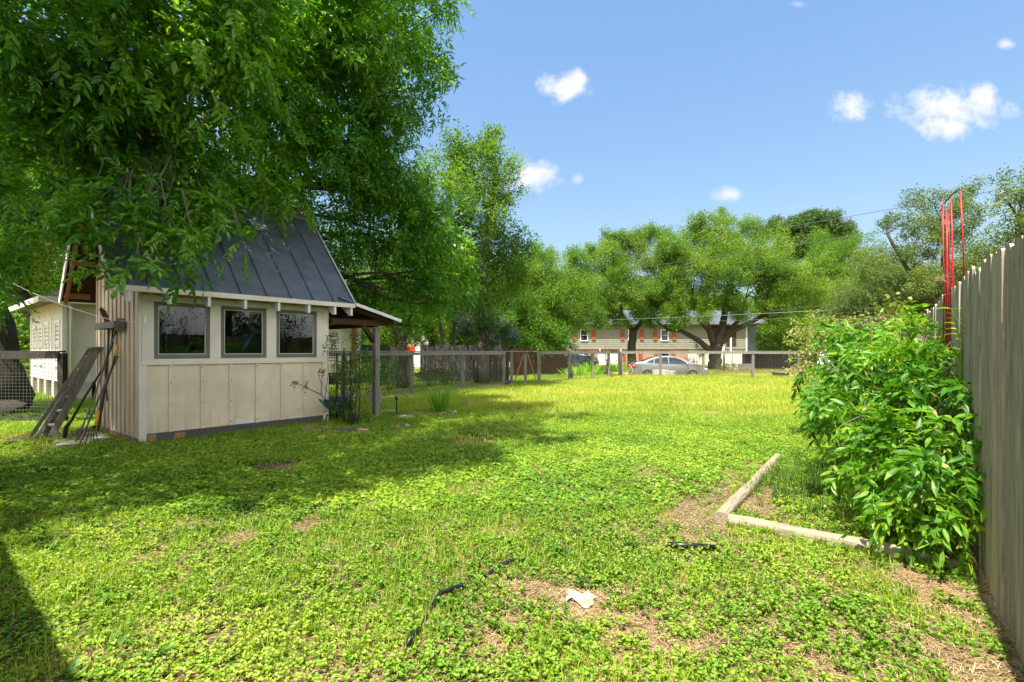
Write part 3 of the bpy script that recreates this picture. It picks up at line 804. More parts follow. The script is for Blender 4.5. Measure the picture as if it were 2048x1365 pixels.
def ex4(base):
    m = MB(); q = [P(146, 890, 7.2), P(154, 858, 7.3), P(162, 856, 7.32), P(164, 884, 7.24), P(155, 896, 7.18)]
    m.prism([Vector(x) - base for x in q], (.010, .014, 0)); return [('blade', m, 'rust', False)]
wood_tool('narrow_shovel', 'narrow shovel with a dark blade resting on the board, handle in the rack', 'shovel', pts4, .013, 'greywood', ex4)
pts5 = [P(158, 893, 7.05), P(180, 838, 7.2), P(212, 764, 7.4), P(236, 712, 7.55)]
def ex5(base):
    m = MB(); m.tube([P(152, 898, 7.0) - base, P(160, 890, 7.06) - base], .012, 6)
    for k in range(7): 
        c = P(149 + k * 3, 890 + k * 1.5, 7.0) - base; m.tube([c, c + Vector((0, 0, -.06))], .003, 4)
    return [('rake_head', m, 'rust', True)]
wood_tool('garden_rake', 'pale handled rake lying furthest forward against the others', 'rake', pts5, .014, 'greywood', ex5)
pts6 = [P(186, 800, 7.5), P(205, 790, 7.55), P(214, 796, 7.6)]
pts6 = [P(214, 802, 7.62), P(211, 740, 7.66), P(228, 655, 7.8)]
wood_tool('iron_bar', 'thin dark iron bar hanging from the tool rack', 'bar', pts6, .009, 'blackmetal')
# plank board under the tools
mb = MB(); rr = random.Random(3)
c0, c1, c2, c3 = G(98, 876), G(176, 862), G(228, 884), G(116, 902)
for k in range(4):
    t0, t1 = k / 4 + .01, (k + 1) / 4 - .01
    a, b_ = c0.lerp(c3, t0), c0.lerp(c3, t1); c, d = c1.lerp(c2, t1), c1.lerp(c2, t0)
    z = .05 + rr.uniform(0, .012); mb.prism([(a.x, a.y, z), (b_.x, b_.y, z), (c.x, c.y, z), (d.x, d.y, z)], (0, 0, -.03))
tag(mb.build('plank_board', M['greywood_x'], recentre=True), 'weathered wooden board lying on the grass under the garden tools', 'board')
# clothesline from the rack to the left
mb = MB(); a, b_ = P(-60, 520, 7.6), shed_local(-.1, 1.0, 1.83)
mb.tube([a.lerp(b_, t / 16) + Vector((0, 0, -.10 * math.sin(math.pi * t / 16))) for t in range(17)], .006, 5)
b2_ = shed_local(-.05, -.02, 1.76)
mb.tube([b_, b2_], .003, 4)
tag(mb.build('clothesline', M['white']), 'thin white line strung from the shed tool rack up into the tree', 'line')

# ------------------------------------------------------------------ houses
def lap_wall(mbx, p0, p1, z0, z1, pitch=.11, proud=.016, holes=()):
    """lapped boards between two plan points; holes: (s0,s1,z0,z1)"""
    p0 = Vector(p0); p1 = Vector(p1); d = (p1 - p0); L = d.length; d.normalize(); n = Vector((d.y, -d.x, 0))
    z = z0
    while z < z1 - 1e-4:
        zt = min(z + pitch, z1)
        segs = [(0, L)]
        for (a, b, h0, h1) in holes:
            if zt > h0 and z < h1:
                ns = []
                for (u, v) in segs:
                    if b <= u or a >= v: ns.append((u, v)); continue
                    if a > u: ns.append((u, a))
                    if b < v: ns.append((b, v))
                segs = ns
        for (u, v) in segs:
            A = p0 + d * u; Bq = p0 + d * v
            mbx.add([A + n * proud + Vector((0, 0, z)), Bq + n * proud + Vector((0, 0, z)), Bq + Vector((0, 0, zt)) + n * .002, A + Vector((0, 0, zt)) + n * .002,
                     A + Vector((0, 0, z)), Bq + Vector((0, 0, z))], [(0, 1, 2, 3), (4, 5, 1, 0)])
        z += pitch
def window_unit(root, p0, p1, s, z0, z1, wdt, mat_frame='white', mull=True, depth=.03, trim=.08, name='window'):
    p0 = Vector(p0); d = (Vector(p1) - p0).normalized(); n = Vector((d.y, -d.x, 0))
    def q(u, o, z): return p0 + d * u + n * o + Vector((0, 0, z))
    f = MB(); a, b = s - wdt / 2, s + wdt / 2
    def slab(m, u0, u1, v0, v1, o0, o1): m.prism([q(u0, o0, v0), q(u1, o0, v0), q(u1, o0, v1), q(u0, o0, v1)], n * (o1 - o0))
    slab(f, a - trim, a, z0 - trim, z1 + trim, .003, depth); slab(f, b, b + trim, z0 - trim, z1 + trim, .003, depth)
    slab(f, a, b, z1, z1 + trim, .003, depth); slab(f, a, b, z0 - trim, z0, .003, depth + .02)
    if mull: slab(f, a, b, (z0 + z1) / 2 - .02, (z0 + z1) / 2 + .02, .006, depth - .006)
    w_ = f.build(name, M[mat_frame], root)
    g = MB(); slab(g, a, b, z0, z1, .001, .005); g.build('pane', M['carglass'], w_)
    return w_

# white neighbour house on the left (axis parallel to the shed)
HA = Vector((-12.2, 13.6, 0))
nh = empty('neighbour_house', HA, RZ, 'white lap sided single storey house with brown shingle roof behind the shed', 'house')
HL, HW, HZ = 9.3, 5.2, 2.75
wins = [(.75, 1.0, 2.15), (2.35, 1.35, 2.15), (3.35, 1.0, 2.1), (4.35, 1.0, 2.1)]
mb = MB()
lap_wall(mb, (0, HW, 0), (0, 0, 0), .5, HZ, .12)
lap_wall(mb, (0, 0, 0), (HL, 0, 0), .5, HZ, .12)
lap_wall(mb, (HL, 0, 0), (HL, HW, 0), .5, HZ, .12)
mb.build('wall', M['siding'], nh)
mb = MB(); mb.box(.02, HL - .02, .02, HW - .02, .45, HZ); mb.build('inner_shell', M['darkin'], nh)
for (s, z0, z1) in wins:
    window_unit(nh, (0, HW, 0), (0, 0, 0), HW - s, z0, z1, .55)
window_unit(nh, (0, 0, 0), (HL, 0, 0), 1.25, 1.05, 2.2, .55)
window_unit(nh, (0, 0, 0), (HL, 0, 0), 8.0, .95, 2.15, .6, 'white')
mb = MB()
mb.box(-.03, .06, -.03, .06, .5, HZ); mb.box(-.03, .06, HW - .06, HW + .03, .5, HZ); mb.box(HL - .1, HL + .03, -.035, -.002, .5, HZ)
mb.box(-.028, -.001, 1.55, 1.66, .5, 2.35)
mb.split('corner_board', M['white'], nh)
mb = MB()
for k in range(5): mb.box(-.01, .2, .1 + k * 1.2, .45 + k * 1.2, 0, .5)
for k in range(8): mb.box(.3 + k * 1.2, .6 + k * 1.2, -.01, .15, 0, .5)
mb.split('pier', M['concrete'], nh)
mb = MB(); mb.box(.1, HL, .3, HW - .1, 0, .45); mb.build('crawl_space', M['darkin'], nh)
mb = MB(); e = .55; ym = HW / 2; rz_ = HZ + 1.75
v = [(-e, -e, HZ), (HL + e, -e, HZ), (HL + e, HW + e, HZ), (-e, HW + e, HZ), (ym, ym, rz_), (HL - ym, ym, rz_)]
mb.add(v, [(0, 1, 5, 4), (1, 2, 5), (2, 3, 4, 5), (3, 0, 4), (3, 2, 1, 0)])
rf = mb.build('roof', M['shingle'], nh)
mb = MB()
mb.box(-e - .02, HL + e + .02, -e - .02, -e, HZ - .12, HZ + .03); mb.box(-e - .02, -e, -e, HW + e, HZ - .12, HZ + .03); mb.box(HL + e, HL + e + .02, -e, HW + e, HZ - .12, HZ + .03)
mb.split('fascia', M['siding'], nh)
mb = MB(); mb.tube([(1.2, 1.3, HZ + .6), (1.2, 1.3, HZ + 1.25)], .06, 8); mb.tube([(1.2, 1.3, HZ + 1.25), (1.2, 1.3, HZ + 1.34)], .09, 8); mb.build('vent_pipe', M['wire'], rf, True)
mb = MB(); mb.beam((1.9, -.10, .4), (1.9, -.10, HZ - .1), .1, .1, (1, 0, 0)); mb.beam((8.95, -.12, .4), (8.95, -.12, HZ - .1), .12, .12, (1, 0, 0)); mb.split('porch_post', M['rafter'], nh)
mb = MB(); mb.tube([(.15, -.08, .4), (.15, -.08, HZ - .25), (.05, -.4, HZ - .1)], .035, 8); mb.build('downspout', M['white'], nh, True)
mb = MB(); mb.box(1.9, 3.1, -1.0, -.04, .0, .16); mb.box(1.9, 3.1, -.7, -.04, .165, .32); mb.build('steps', M['rafter'], nh)
mb = MB(); mb.box(6.8, 7.1, -.16, -.02, 1.0, 1.45); mb.tube([(6.95, -.08, 1.45), (6.95, -.08, 2.7)], .025, 6); mb.build('meter_box', M['wire'], nh)

# the photographer's house: its corner stands just outside the view on the left and casts the dark wedge
hc = Vector((-2.02, .86, 0)) - AX * .67
ph = empty('back_house', hc, RZ, 'pale house corner behind the viewer shading the lower left lawn', 'house')
mb = MB(); lap_wall(mb, (0, 0, 0), (0, 1, 0), 0, .01); mb = MB()
lap_wall(mb, (-8, 0, 0), (-8, 0.01, 0), .2, .3)
mb = MB()
lap_wall(mb, (0, 9, 0), (0, 0, 0), .2, 2.7, .14)
mb.v = [(-x, y, z) for x, y, z in mb.v]; mb.f = [tuple(reversed(f)) for f in mb.f]
lap_wall(mb, (-6, -.0, 0), (0, -.0, 0), .2, 2.7, .14)
mb.build('wall', M['siding'], ph)
mb = MB(); mb.box(-5.98, -.03, .03, 8.9, 0, 2.7); mb.build('inner_shell', M['concrete'], ph)
mb = MB(); mb.prism([(.5, -.5, 2.72), (.5, 9.4, 2.72), (-6.4, 9.4, 2.72), (-6.4, -.5, 2.72)], (0, 0, .1))
mb.add([(.5, -.5, 2.83), (.5, 9.4, 2.83), (-6.4, 9.4, 2.83), (-6.4, -.5, 2.83), (-3, 2.7, 4.2), (-3, 6.2, 4.2)], [(0, 1, 5, 4), (1, 2, 5), (2, 3, 4, 5), (3, 0, 4)])
mb.build('roof', M['shingle'], ph)

# two storey townhouse across the way
TY = 50.0
def tx(px): return (px - 1024) / 1000 * TY
th = empty('townhouse', (tx(1137), TY, 0), 0, 'long two storey townhouse with grey green siding above orange brick and rust red shutters', 'house')
TX0 = tx(1137)
def lx(px): return tx(px) - TX0
TLn = lx(1493)
mb = MB(); lap_wall(mb, (0, 0, 0), (TLn, 0, 0), 1.62, 4.15, .2, .03); mb.build('siding_wall', M['townsiding'], th)
mb = MB(); mb.box(0, lx(1375), .03, .25, -.3, 1.6); mb.build('brick_wall', M['brick'], th)
mb = MB(); mb.box(0.01, TLn, .26, 8, -.3, 4.1); mb.build('inner_shell', M['bluegutter'], th)
mb = MB(); lap_wall(mb, (TLn + .02, 1.0, 0), (TLn + 1.5, 1.0, 0), -.3, 4.0, .2, .03); lap_wall(mb, (TLn + 1.5, 1.0, 0), (TLn + 1.5, 8, 0), -.3, 4.0, .2, .03); mb.build('side_wing', M['bluegutter'], th)
mb = MB(); mb.box(TLn - .08, TLn + .06, -.05, .05, -.2, 4.1); mb.box(-.08, .05, -.05, .05, -.2, 4.15); mb.split('corner_board', M['white'], th)
mb = MB(); mb.box(0, TLn, -.06, -.001, 1.56, 1.66); mb.build('belt_board', M['townsiding'], th)
mb = MB(); mb.prism([(-.6, -.5, 4.12), (TLn + 1.9, -.5, 4.12), (TLn + 1.9, 4.0, 5.7), (-.6, 4.0, 5.7)], (0, 0, .08)); mb.prism([(-.6, 8.75, 4.12), (TLn + 1.9, 8.75, 4.12), (TLn + 1.9, 4.0, 5.7), (-.6, 4.0, 5.7)], (0, 0, .08))
mb.build('roof', M['tin'], th)
mb = MB(); mb.box(-.6, TLn + 1.9, -.56, -.505, 4.02, 4.2); mb.build('gutter', M['bluegutter'], th)
for px in (1168, 1264, 1329):
    window_unit(th, (0, -.03, 0), (TLn, -.03, 0), lx(px), 2.45, 3.45, .62, 'white', True, .05, .09)
    s = MB()
    for sd in (-1, 1): s.box(lx(px) + sd * .96 - .18, lx(px) + sd * .96 + .18, -.09, -.035, 2.42, 3.5)
    s.split('shutter', M['shutter'], th)
for px in (1168, 1329):
    window_unit(th, (0, .028, 0), (TLn, .028, 0), lx(px), .55, 1.36, .7, 'darkwood', False, .04, .05)
for px in (1168, 1264, 1329):
    s = MB()
    for sd in (-1, 1): s.box(lx(px) + sd * .85 - .19, lx(px) + sd * .85 + .19, -.03, .025, -.1 if px == 1264 else .3, 1.42)
    s.split('shutter', M['shutter'], th)
for px in (1205, 1226):
    d = MB(); d.box(lx(px) - .45, lx(px) + .45, -.02, .026, -.2, 1.15); do = d.build('door', M['white'], th)
    d = MB(); d.box(lx(px) - .42, lx(px) + .42, -.03, .02, 1.19, 1.42); d.build('transom', M['carglass'], do)
    d = MB(); d.box(lx(px) + .32, lx(px) + .38, -.06, -.021, .4, .5); d.build('handle', M['blackmetal'], do)
mb = MB(); mb.box(lx(1195), lx(1196.5), -1.2, -1.1, -.2, 1.6); mb.box(lx(1236), lx(1237.5), -1.2, -1.1, -.2, 1.6); mb.split('porch_post', M['white'], th)
mb = MB(); mb.box(lx(1376), TLn - .1, .05, .2, -.3, 1.5); mb.build('garage_door', M['cream'], th)
for px in (1432, 1462):
    mb = MB(); mb.box(lx(px) - .5, lx(px) + .5, -.06, -.034, 1.9, 3.9); mb.build('tall_window', M['rawbrown'], th)
mb = MB()
for px in (1440, 1458): mb.box(lx(px) - .07, lx(px) + .07, -.5, -.38, -.2, 4.1)
mb.split('porch_column', M['white'], th)

# small white outbuilding with gable seen over the grey planks
ob = empty('playhouse', (P(832, 700, 42).x, 42, 0), 0, 'small white gabled outbuilding far behind the plank fence gap', 'outbuilding')
mb = MB(); mb.prism([(-.8, 0, 0), (.8, 0, 0), (.8, 0, 1.9), (0, 0, 2.65), (-.8, 0, 1.9)], (0, 2.4, 0)); mb.build('wall', M['white'], ob)
mb = MB(); mb.beam((-1.1, -.2, 1.72), (0, -.2, 2.85), .25, .07, (1, 0, 1)); mb.beam((1.1, -.2, 1.72), (0, -.2, 2.85), .25, .07, (1, 0, 1))
mb.prism([(-1.1, -.2, 1.7), (0, -.2, 2.8), (1.1, -.2, 1.7), (0, -.2, 2.87)], (0, 2.8, 0)); mb.build('roof', M['cream'], ob)
mb = MB(); p = P(822, 698, 21.2)
for k in range(7):
    a = k / 7 * 6.28; mb.add([(p.x + .13 * math.cos(a), p.y + .05 * math.sin(a * 2), p.z + .14 * math.sin(a)), (p.x + .25 * math.cos(a + .6), p.y + .04, p.z + .25 * math.sin(a + .6)), (p.x, p.y - .05, p.z)], [(0, 1, 2)])
mb.box(p.x - .16, p.x + .16, p.y, p.y + .04, p.z - .2, p.z + .1); mb.tube([(p.x, p.y + .05, 0), (p.x, p.y + .05, p.z)], .02, 6)
tag(mb.build('cloth', M['orange'], recentre=True), 'bright orange cloth hung in the gap of the plank fence', 'cloth')

# ------------------------------------------------------------------ fences
FD = Vector((.59, .807, 0)); FN = Vector((-.807, .59, 0)); F0 = Vector((2.20, 2.16, 0))
pf = empty('privacy_fence', F0, math.atan2(FD.y, FD.x), 'tall weathered grey picket privacy fence running along the right side of the yard', 'fence')
mb = MB(); rr = random.Random(9); t = -5.2; k = 0
while t < 24:
    wd = .138 + rr.uniform(-.012, .008); h = 1.86 + rr.uniform(-.03, .03) + .02 * math.sin(t * .9)
    if k % 11 == 5: h += .02
    z0 = .02 + rr.uniform(0, .02); th_ = .016; o = rr.uniform(-.008, .009); ti = rr.uniform(-.004, .004)
    nseg = 7; c = .018
    pr = [(t, z0), (t + wd, z0), (t + wd + ti, h - c - rr.uniform(0, .01)), (t + wd - c * 1.2 + ti, h), (t + c * 1.2 + ti, h + rr.uniform(-.006, .006)), (t + ti, h - c)]
    mb.prism([(x, o, z) for x, z in pr], (0, -th_, 0))
    t += wd + rr.uniform(.003, .013); k += 1
mb.build('boards', M['picket'], pf)
for z in (.35, 1.0, 1.6):
    mb = MB(); mb.box(-5.2, 24, -.07, -.028, z, z + .09); mb.build('rail', M['greywood_x'], pf)
for k in range(13):
    mb = MB(); mb.box(-5.1 + k * 2.4, -5.0 + k * 2.4, -.17, -.075, 0, 1.75); mb.build('post', M['greywood'], pf)
mb = MB(); mb.box(5.0, 5.09, .03, .12, 0, 1.62); mb.box(5.10, 5.17, .06, .12, 0, 1.5); mb.split('short_post', M['greywood'], pf)

def wire_fence(name, label, pts, rail=.09, mat='greywood', rmat='greywood_x', H=1.33, step=.10, low=True, rail_drop=True, post=.11):
    base = Vector((*pts[0], 0)); r = empty(name, base, 0, label, 'fence')
    rr = random.Random(len(pts)); Pp = [Vector((x, y, ground(x, y))) - base for x, y in pts]
    for i, p in enumerate(Pp):
        m = MB(); m.beam(p + Vector((0, 0, -.05)), p + Vector((rr.uniform(-.02, .02), rr.uniform(-.02, .02), H - .02 + rr.uniform(-.01, .03))), post, post, (0, 1, 0)); m.build('post', M[mat], r, bevel=.006)
    for a, b in zip(Pp[:-1], Pp[1:]):
        d = (b - a); L = d.length; n = Vector((d.y, -d.x, 0)).normalized(); nz = -n if n.y > 0 else n
        m = MB(); m.beam(a + Vector((0, 0, H + .012)), b + Vector((0, 0, H + .012 + rr.uniform(-.01, .01))), .13, .035)
        if rail_drop: m.beam(a + nz * (post / 2 + .02) + Vector((0, 0, H - .06)), b + nz * (post / 2 + .02) + Vector((0, 0, H - .06)), .03, rail)
        m.build('rail', M[rmat], r)
        if low:
            m = MB(); m.beam(a + Vector((0, 0, .04)), b + Vector((0, 0, .04)), .05, .10); m.build('bottom_board', M[rmat], r)
        m = MB(); k = int(L / step)
        for j in range(1, k): m.beam(a + d * j / k + Vector((0, 0, .1)), a + d * j / k + Vector((0, 0, H - .03)), .004, .004, (0, 1, 0))
        z = .12
        while z < H - .05: m.beam(a + Vector((0, 0, z)), b + Vector((0, 0, z)), .004, .004); z += step * .9
        m.build('wire_mesh', M['wire'], r)
    return r
wire_fence('wire_fence', 'wooden rail and wire fence, darkened for shade, beside the big trunk left of the shed', [(-8.40, 9.35), (-10.9, 9.5), (-13.4, 9.7)], .12, 'darkwood', 'darkwood', 1.33, .07, True)  # dark wood colour stands in for the shade on this fence
wire_fence('wire_fence', 'shaded rail and wire fence enclosing the garden between shed and gate', [(-7.3, 9.0), (-5.9, 11.2), (-4.5, 13.4), (-3.14, 15.6), (-1.76, 17.8), (-.32, 19.6)])
wire_fence('wire_fence', 'rail and wire fence running from the gate to the far corner', [(1.12, 20.5), (2.61, 22.9), (3.88, 24.1), (4.85, 25.1), (5.72, 26.6)])
wire_fence('wire_fence', 'sunlit wooden rail and wire fence along the far end of the lawn', [(5.86, 26.65), (7.72, 26.0), (9.80, 25.6), (11.75, 24.4), (13.7, 23.9), (15.6, 23.4)], low=False)
# gate
gt = empty('wooden_gate', (0, 20.05, 0), 0, 'wooden garden gate with diagonal braces meeting in an inverted V between two fences', 'gate')
for x in (-.02, .54, 1.08):
    m = MB(); m.box(x - .06, x + .06, -.05 + x * .2, .06 + x * .2, 0, 1.33); m.build('post', M['greywood'], gt)
m = MB(); m.beam((-.3, -.4, 1.345), (1.1, .3, 1.345), .12, .035); m.build('top_rail', M['greywood_x'], gt)
m = MB(); m.beam((.08, -.05, .08), (.48, .02, 1.28), .04, .08, (0, 1, 0)); m.build('brace', M['greywood'], gt)
m = MB(); m.beam((.62, .05, 1.28), (1.0, .12, .08), .04, .08, (0, 1, 0)); m.build('brace', M['greywood'], gt)
m = MB(); m.box(-.25, -.13, -.35, -.25, .0, .75); m.blob((-.2, -.32, .12), (.16, .14, .14), 4); tag(m.build('garden_ornament', M['black'], None), 'dark ornament standing against the gate post', 'ornament').location = (0, 20.05, 0)

def plank_fence(label, a, b, h, mat='greywood', gaps=(), seed=1, tag_='plank_fence'):
    a = Vector((*a, 0)); b = Vector((*b, 0)); d = b - a; L = d.length; rz = math.atan2(d.y, d.x)
    r = empty(tag_, a, rz, label, 'fence'); m = MB(); rr = random.Random(seed); t = 0
    while t < L:
        w_ = .14 + rr.uniform(-.01, .01)
        if rr.random() > .02 and not any(g0 < t < g1 for g0, g1 in gaps):
            o = rr.uniform(-.01, .01); hh = h + rr.uniform(-.05, .03); m.prism([(t, o, .03), (t + w_, o, .03), (t + w_, o, hh - .02), (t + w_ * .8, o, hh), (t + w_ * .2, o, hh), (t, o, hh - .02)], (0, .018, 0))
        t += w_ + .006
    m.build('boards', M[mat], r)
    m = MB(); m.box(0, L, .03, .07, .4, .5); m.box(0, L, .03, .07, h - .4, h - .3); m.build('rail', M[mat], r)
    return r
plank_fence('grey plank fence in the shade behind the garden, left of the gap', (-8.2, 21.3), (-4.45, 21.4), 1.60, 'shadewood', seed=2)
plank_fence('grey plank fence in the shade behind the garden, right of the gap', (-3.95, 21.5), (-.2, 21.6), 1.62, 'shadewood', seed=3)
plank_fence('dark brown plank fence behind the gate', (-.1, 26.5), (3.4, 30), 1.5, 'rawbrown', seed=4)
plank_fence('distant dark plank fence right of the townhouse', (17.5, 38), (30, 37), 1.3, 'darkwood', seed=5)

# ------------------------------------------------------------------ cars
def interp(pts, x):
    if x <= pts[0][0]: return pts[0][1]
    for (a, b), (c, d) in zip(pts[:-1], pts[1:]):
        if x <= c: t = (x - a) / (c - a); return b + (d - b) * t
    return pts[-1][1]
def make_car(name, label, paint, top, L2, W, belt, roofw, sidewin, wheels, wr, loc, rz, rear_glass, front_glass, group=None):
    r = empty(name, loc, rz, label, 'car', group)
    xs = np.linspace(-L2, L2, 46); m = MB(); ring = []
    def halfw(x, z):
        e = (abs(x) / L2); wx = W * (1 - .16 * max(0, e - .62) ** 1.5 / .235)
        if z <= belt: return wx * (1 - .05 * abs(z - .55) / .4)
        return wx * (.965 - (1 - roofw / W) * min(1, (z - belt) / (1.5 - belt)) ** 1.25)
    for x in xs:
        zt = interp(top, x); zb = .22 + .12 * max(0, (abs(x) / L2 - .8) / .2)
        for wx_ in wheels:
            dx = abs(x - wx_)
            if dx < wr * 1.1: zb = max(zb, math.sqrt((wr * 1.12) ** 2 - dx * dx) + wr * .86)
        zb = min(zb, zt - .1)
        lv = [zb, zb + .12 * (zt - zb), .5 * (zb + min(zt, belt)), min(zt - .02, belt), ]
        hi = [lv[3] + (zt - lv[3]) * q for q in (.3, .6, .85, .97)]
        zz = lv + hi; row = []
        for z in zz: row.append((x, halfw(x, z) if z < zt - .001 else halfw(x, z), z))
        crown = [(x, halfw(x, hi[-1]) * q, zt) for q in (.85, .4, 0)]
        half = row + crown
        full = half + [(a, -b, c) for a, b, c in reversed(half[:-1])]
        ring.append(full)
    n = len(ring[0])
    V = [v for rg in ring for v in rg]
    F = []
    for i in range(len(ring) - 1):
        for k in range(n - 1): F.append((i * n + k, i * n + k + 1, (i + 1) * n + k + 1, (i + 1) * n + k))
        F.append((i * n + n - 1, i * n, (i + 1) * n, (i + 1) * n + n - 1))
    F.append(tuple(range(n))); F.append(tuple((len(ring) - 1) * n + k for k in reversed(range(n))))
    m.add(V, F); body = m.build('body', paint, r, True)
    for side in (-1, 1):
        for poly in sidewin:
            g = MB(); pts_ = []
            for (a, b) in zip(poly, poly[1:] + poly[:1]):
                for k in range(3): pts_.append((a[0] + (b[0] - a[0]) * k / 3, a[1] + (b[1] - a[1]) * k / 3))
            cxz = (sum(p[0] for p in pts_) / len(pts_), sum(p[1] for p in pts_) / len(pts_))
            vs = [(x, side * (halfw(x, z) + .006), z) for x, z in pts_] + [(cxz[0], side * (halfw(*cxz) + .008), cxz[1])]
            k = len(pts_); g.add(vs, [(i, (i + 1) % k, k) for i in range(k)]); g.build('side_window', M['carglass'], r)
    for (x0, x1, nm) in ((rear_glass[0], rear_glass[1], 'rear_window'), (front_glass[0], front_glass[1], 'windscreen')):
        g = MB(); rows = []
        for k in range(7):
            x = x0 + (x1 - x0) * k / 6; z = interp(top, x); hw = halfw(x, z - .02) * .84
            for q in (-1, -.5, 0, .5, 1): rows.append((x, hw * q, z + .008 - .02 * abs(q) ** 3))
        g.add(rows, [(i * 5 + j, (i + 1) * 5 + j, (i + 1) * 5 + j + 1, i * 5 + j + 1) for i in range(6) for j in range(4)]); g.build(nm, M['carglass'], r)
    for wx_ in wheels:
        for side in (-1, 1):
            y = side * (W - .10)
            t = MB(); t.tube([(wx_, y - .1, wr), (wx_, y + .1, wr)], wr, 24); wo = t.build('wheel', M['tyre'], r)
            h = MB(); yo = y + side * .102
            h.tube([(wx_, yo - side * .03, wr), (wx_, yo + side * .001, wr)], wr * .20, 12)
            for k in range(7):
                a = 2 * math.pi * k / 7; c, s_ = math.cos(a), math.sin(a)
                h.beam((wx_ + c * wr * .12, yo, wr + s_ * wr * .12), (wx_ + c * wr * .62, yo, wr + s_ * wr * .62), .045, .02, (0, 1, 0))
            ringp = [(wx_ + wr * .66 * math.cos(2 * math.pi * k / 20), yo, wr + wr * .66 * math.sin(2 * math.pi * k / 20)) for k in range(21)]
            h.tube(ringp, .018, 5); h.build('rim', M['chrome'], wo)
    for side in (-1, 1):
        y = side * halfw(-L2 * .93, .85)
        b = MB(); b.blob((-L2 * .95, y * .96, .86), (.16, .07, .09), 2, 5, 8, .03); b.build('tail_light', M['tail'], r, True)
        y = side * halfw(L2 * .92, .7)
        b = MB(); b.blob((L2 * .90, y * .95, .70), (.20, .08, .07), 2, 5, 8, .03); b.build('headlight', M['lamp'], r, True)
        b = MB(); xm = front_glass[1] - .35; b.blob((xm, side * (W + .06), belt + .06), (.09, .08, .06), 2, 5, 8, .03); b.beam((xm, side * (W - .06), belt), (xm, side * (W + .04), belt + .04), .04, .03); b.build('wing_mirror', paint, r, True)
        b = MB()
        for hx in (-.95, .15): b.beam((hx - .09, side * (halfw(hx, belt - .12) + .012), belt - .12), (hx + .09, side * (halfw(hx, belt - .12) + .012), belt - .12), .02, .025)
        b.split('door_handle', M['chrome'], r)
        b = MB()
        for dx in (-1.25, -.22, .92):
            b.beam((dx, side * (halfw(dx, .4) + .001), .34), (dx, side * (halfw(dx, belt) + .001), belt - .02), .008, .008, (1, 0, 0))
        b.split('door_gap', M['black'], r)
    b = MB(); b.box(-L2 + .1, L2 - .1, -W + .12, W - .12, .18, .4); b.build('underbody', M['black'], r)
    b = MB(); b.box(L2 - .06, L2 + .012, -.5, .5, .38, .6); b.build('grille', M['black'], r)
    return r
sed_top = [(-2.24, .55), (-2.20, .80), (-2.12, 1.04), (-1.95, 1.10), (-1.62, 1.15), (-1.25, 1.30), (-.85, 1.43), (-.4, 1.5), (.05, 1.505), (.4, 1.46), (.75, 1.34), (1.1, 1.17), (1.35, 1.05), (1.75, .96), (2.02, .86), (2.16, .72), (2.24, .5)]
sed_win = [[(-1.42, 1.09), (-1.08, 1.27), (-.98, 1.30), (-1.02, 1.06)], [(-.95, 1.05), (-.92, 1.32), (-.5, 1.40), (-.14, 1.42), (-.14, 1.02)], [(-.08, 1.02), (-.08, 1.42), (.3, 1.39), (.62, 1.27), (.98, 1.05), (.95, 1.0)]]
sx = (1262 + 1408) / 2
cx = (sx - 1024) / 1000 * 30.5 + .05
make_car('parked_car', 'silver four door sedan parked beyond the far fence facing right', M['silver'], sed_top, 2.24, .85, .95, .60, sed_win, (-1.36, 1.28), .32, (cx, 30.7, -.42), math.radians(-3), (-1.6, -.95), (.5, 1.3))
suv_top = [(-2.3, .6), (-2.27, 1.0), (-2.15, 1.25), (-1.95, 1.5), (-1.6, 1.62), (-.6, 1.68), (.1, 1.64), (.55, 1.5), (1.05, 1.18), (1.7, 1.08), (2.1, .95), (2.27, .75), (2.3, .5)]
suv_win = [[(-1.95, 1.15), (-1.75, 1.42), (-1.15, 1.52), (-1.12, 1.12)], [(-1.05, 1.12), (-1.05, 1.53), (-.12, 1.55), (-.12, 1.09)], [(-.05, 1.09), (-.05, 1.55), (.4, 1.44), (.88, 1.14), (.85, 1.08)]]
make_car('parked_car', 'dark slate suv parked in the shade behind the leafy garden plants', M['slate'], suv_top, 2.3, .9, 1.04, .70, suv_win, (-1.42, 1.38), .36, ((1141 - 1024) / 1000 * 42, 42, -.1), math.radians(-18), (-2.1, -1.75), (.45, 1.1))
make_car('parked_car', 'white car glimpsed through the leaves of the right hand bushes', M['pearl'], suv_top, 2.3, .9, 1.04, .70, suv_win, (-1.42, 1.38), .36, (20.0, 28.5, 0), math.radians(8), (-2.1, -1.75), (.45, 1.1))

# ------------------------------------------------------------------ bits beyond the fence
m = MB(); m.tube([(0, 0, 0), (0, 0, .36)], [.50, .42], 14); m.tube([(.55, .1, 0), (.55, .1, .3)], [.3, .3], 12); o = m.build('tree_stump', M['stone'], None, False, .02); o.location = (8.1, 27.2, -.02)
tag(o, 'pale cut tree stump standing before the silver car', 'stump')
m = MB(); pr = [(.36, 0), (.40, .22), (.43, .25), (.40, .25), (.34, .05)]
n = 24; V = [(r_ * math.cos(2 * math.pi * k / n) * 1.25, r_ * math.sin(2 * math.pi * k / n), z) for r_, z in pr for k in range(n)]
m.add(V, [(i * n + k, i * n + (k + 1) % n, (i + 1) * n + (k + 1) % n, (i + 1) * n + k) for i in range(4) for k in range(n)] + [tuple(4 * n + k for k in range(n))])
o = m.build('water_trough', M['wire'], None, True); o.location = (14.2, 26.3, 0.0); tag(o, 'low oval grey trough on the ground beyond the far fence', 'trough')
m = MB()
for i, px in enumerate((1454, 1468, 1490)): 
    p = P(px, 741, 35.5); m.blob((p.x, p.y, .15), (.45 + .35 * (i > 1), .4, .32), i)
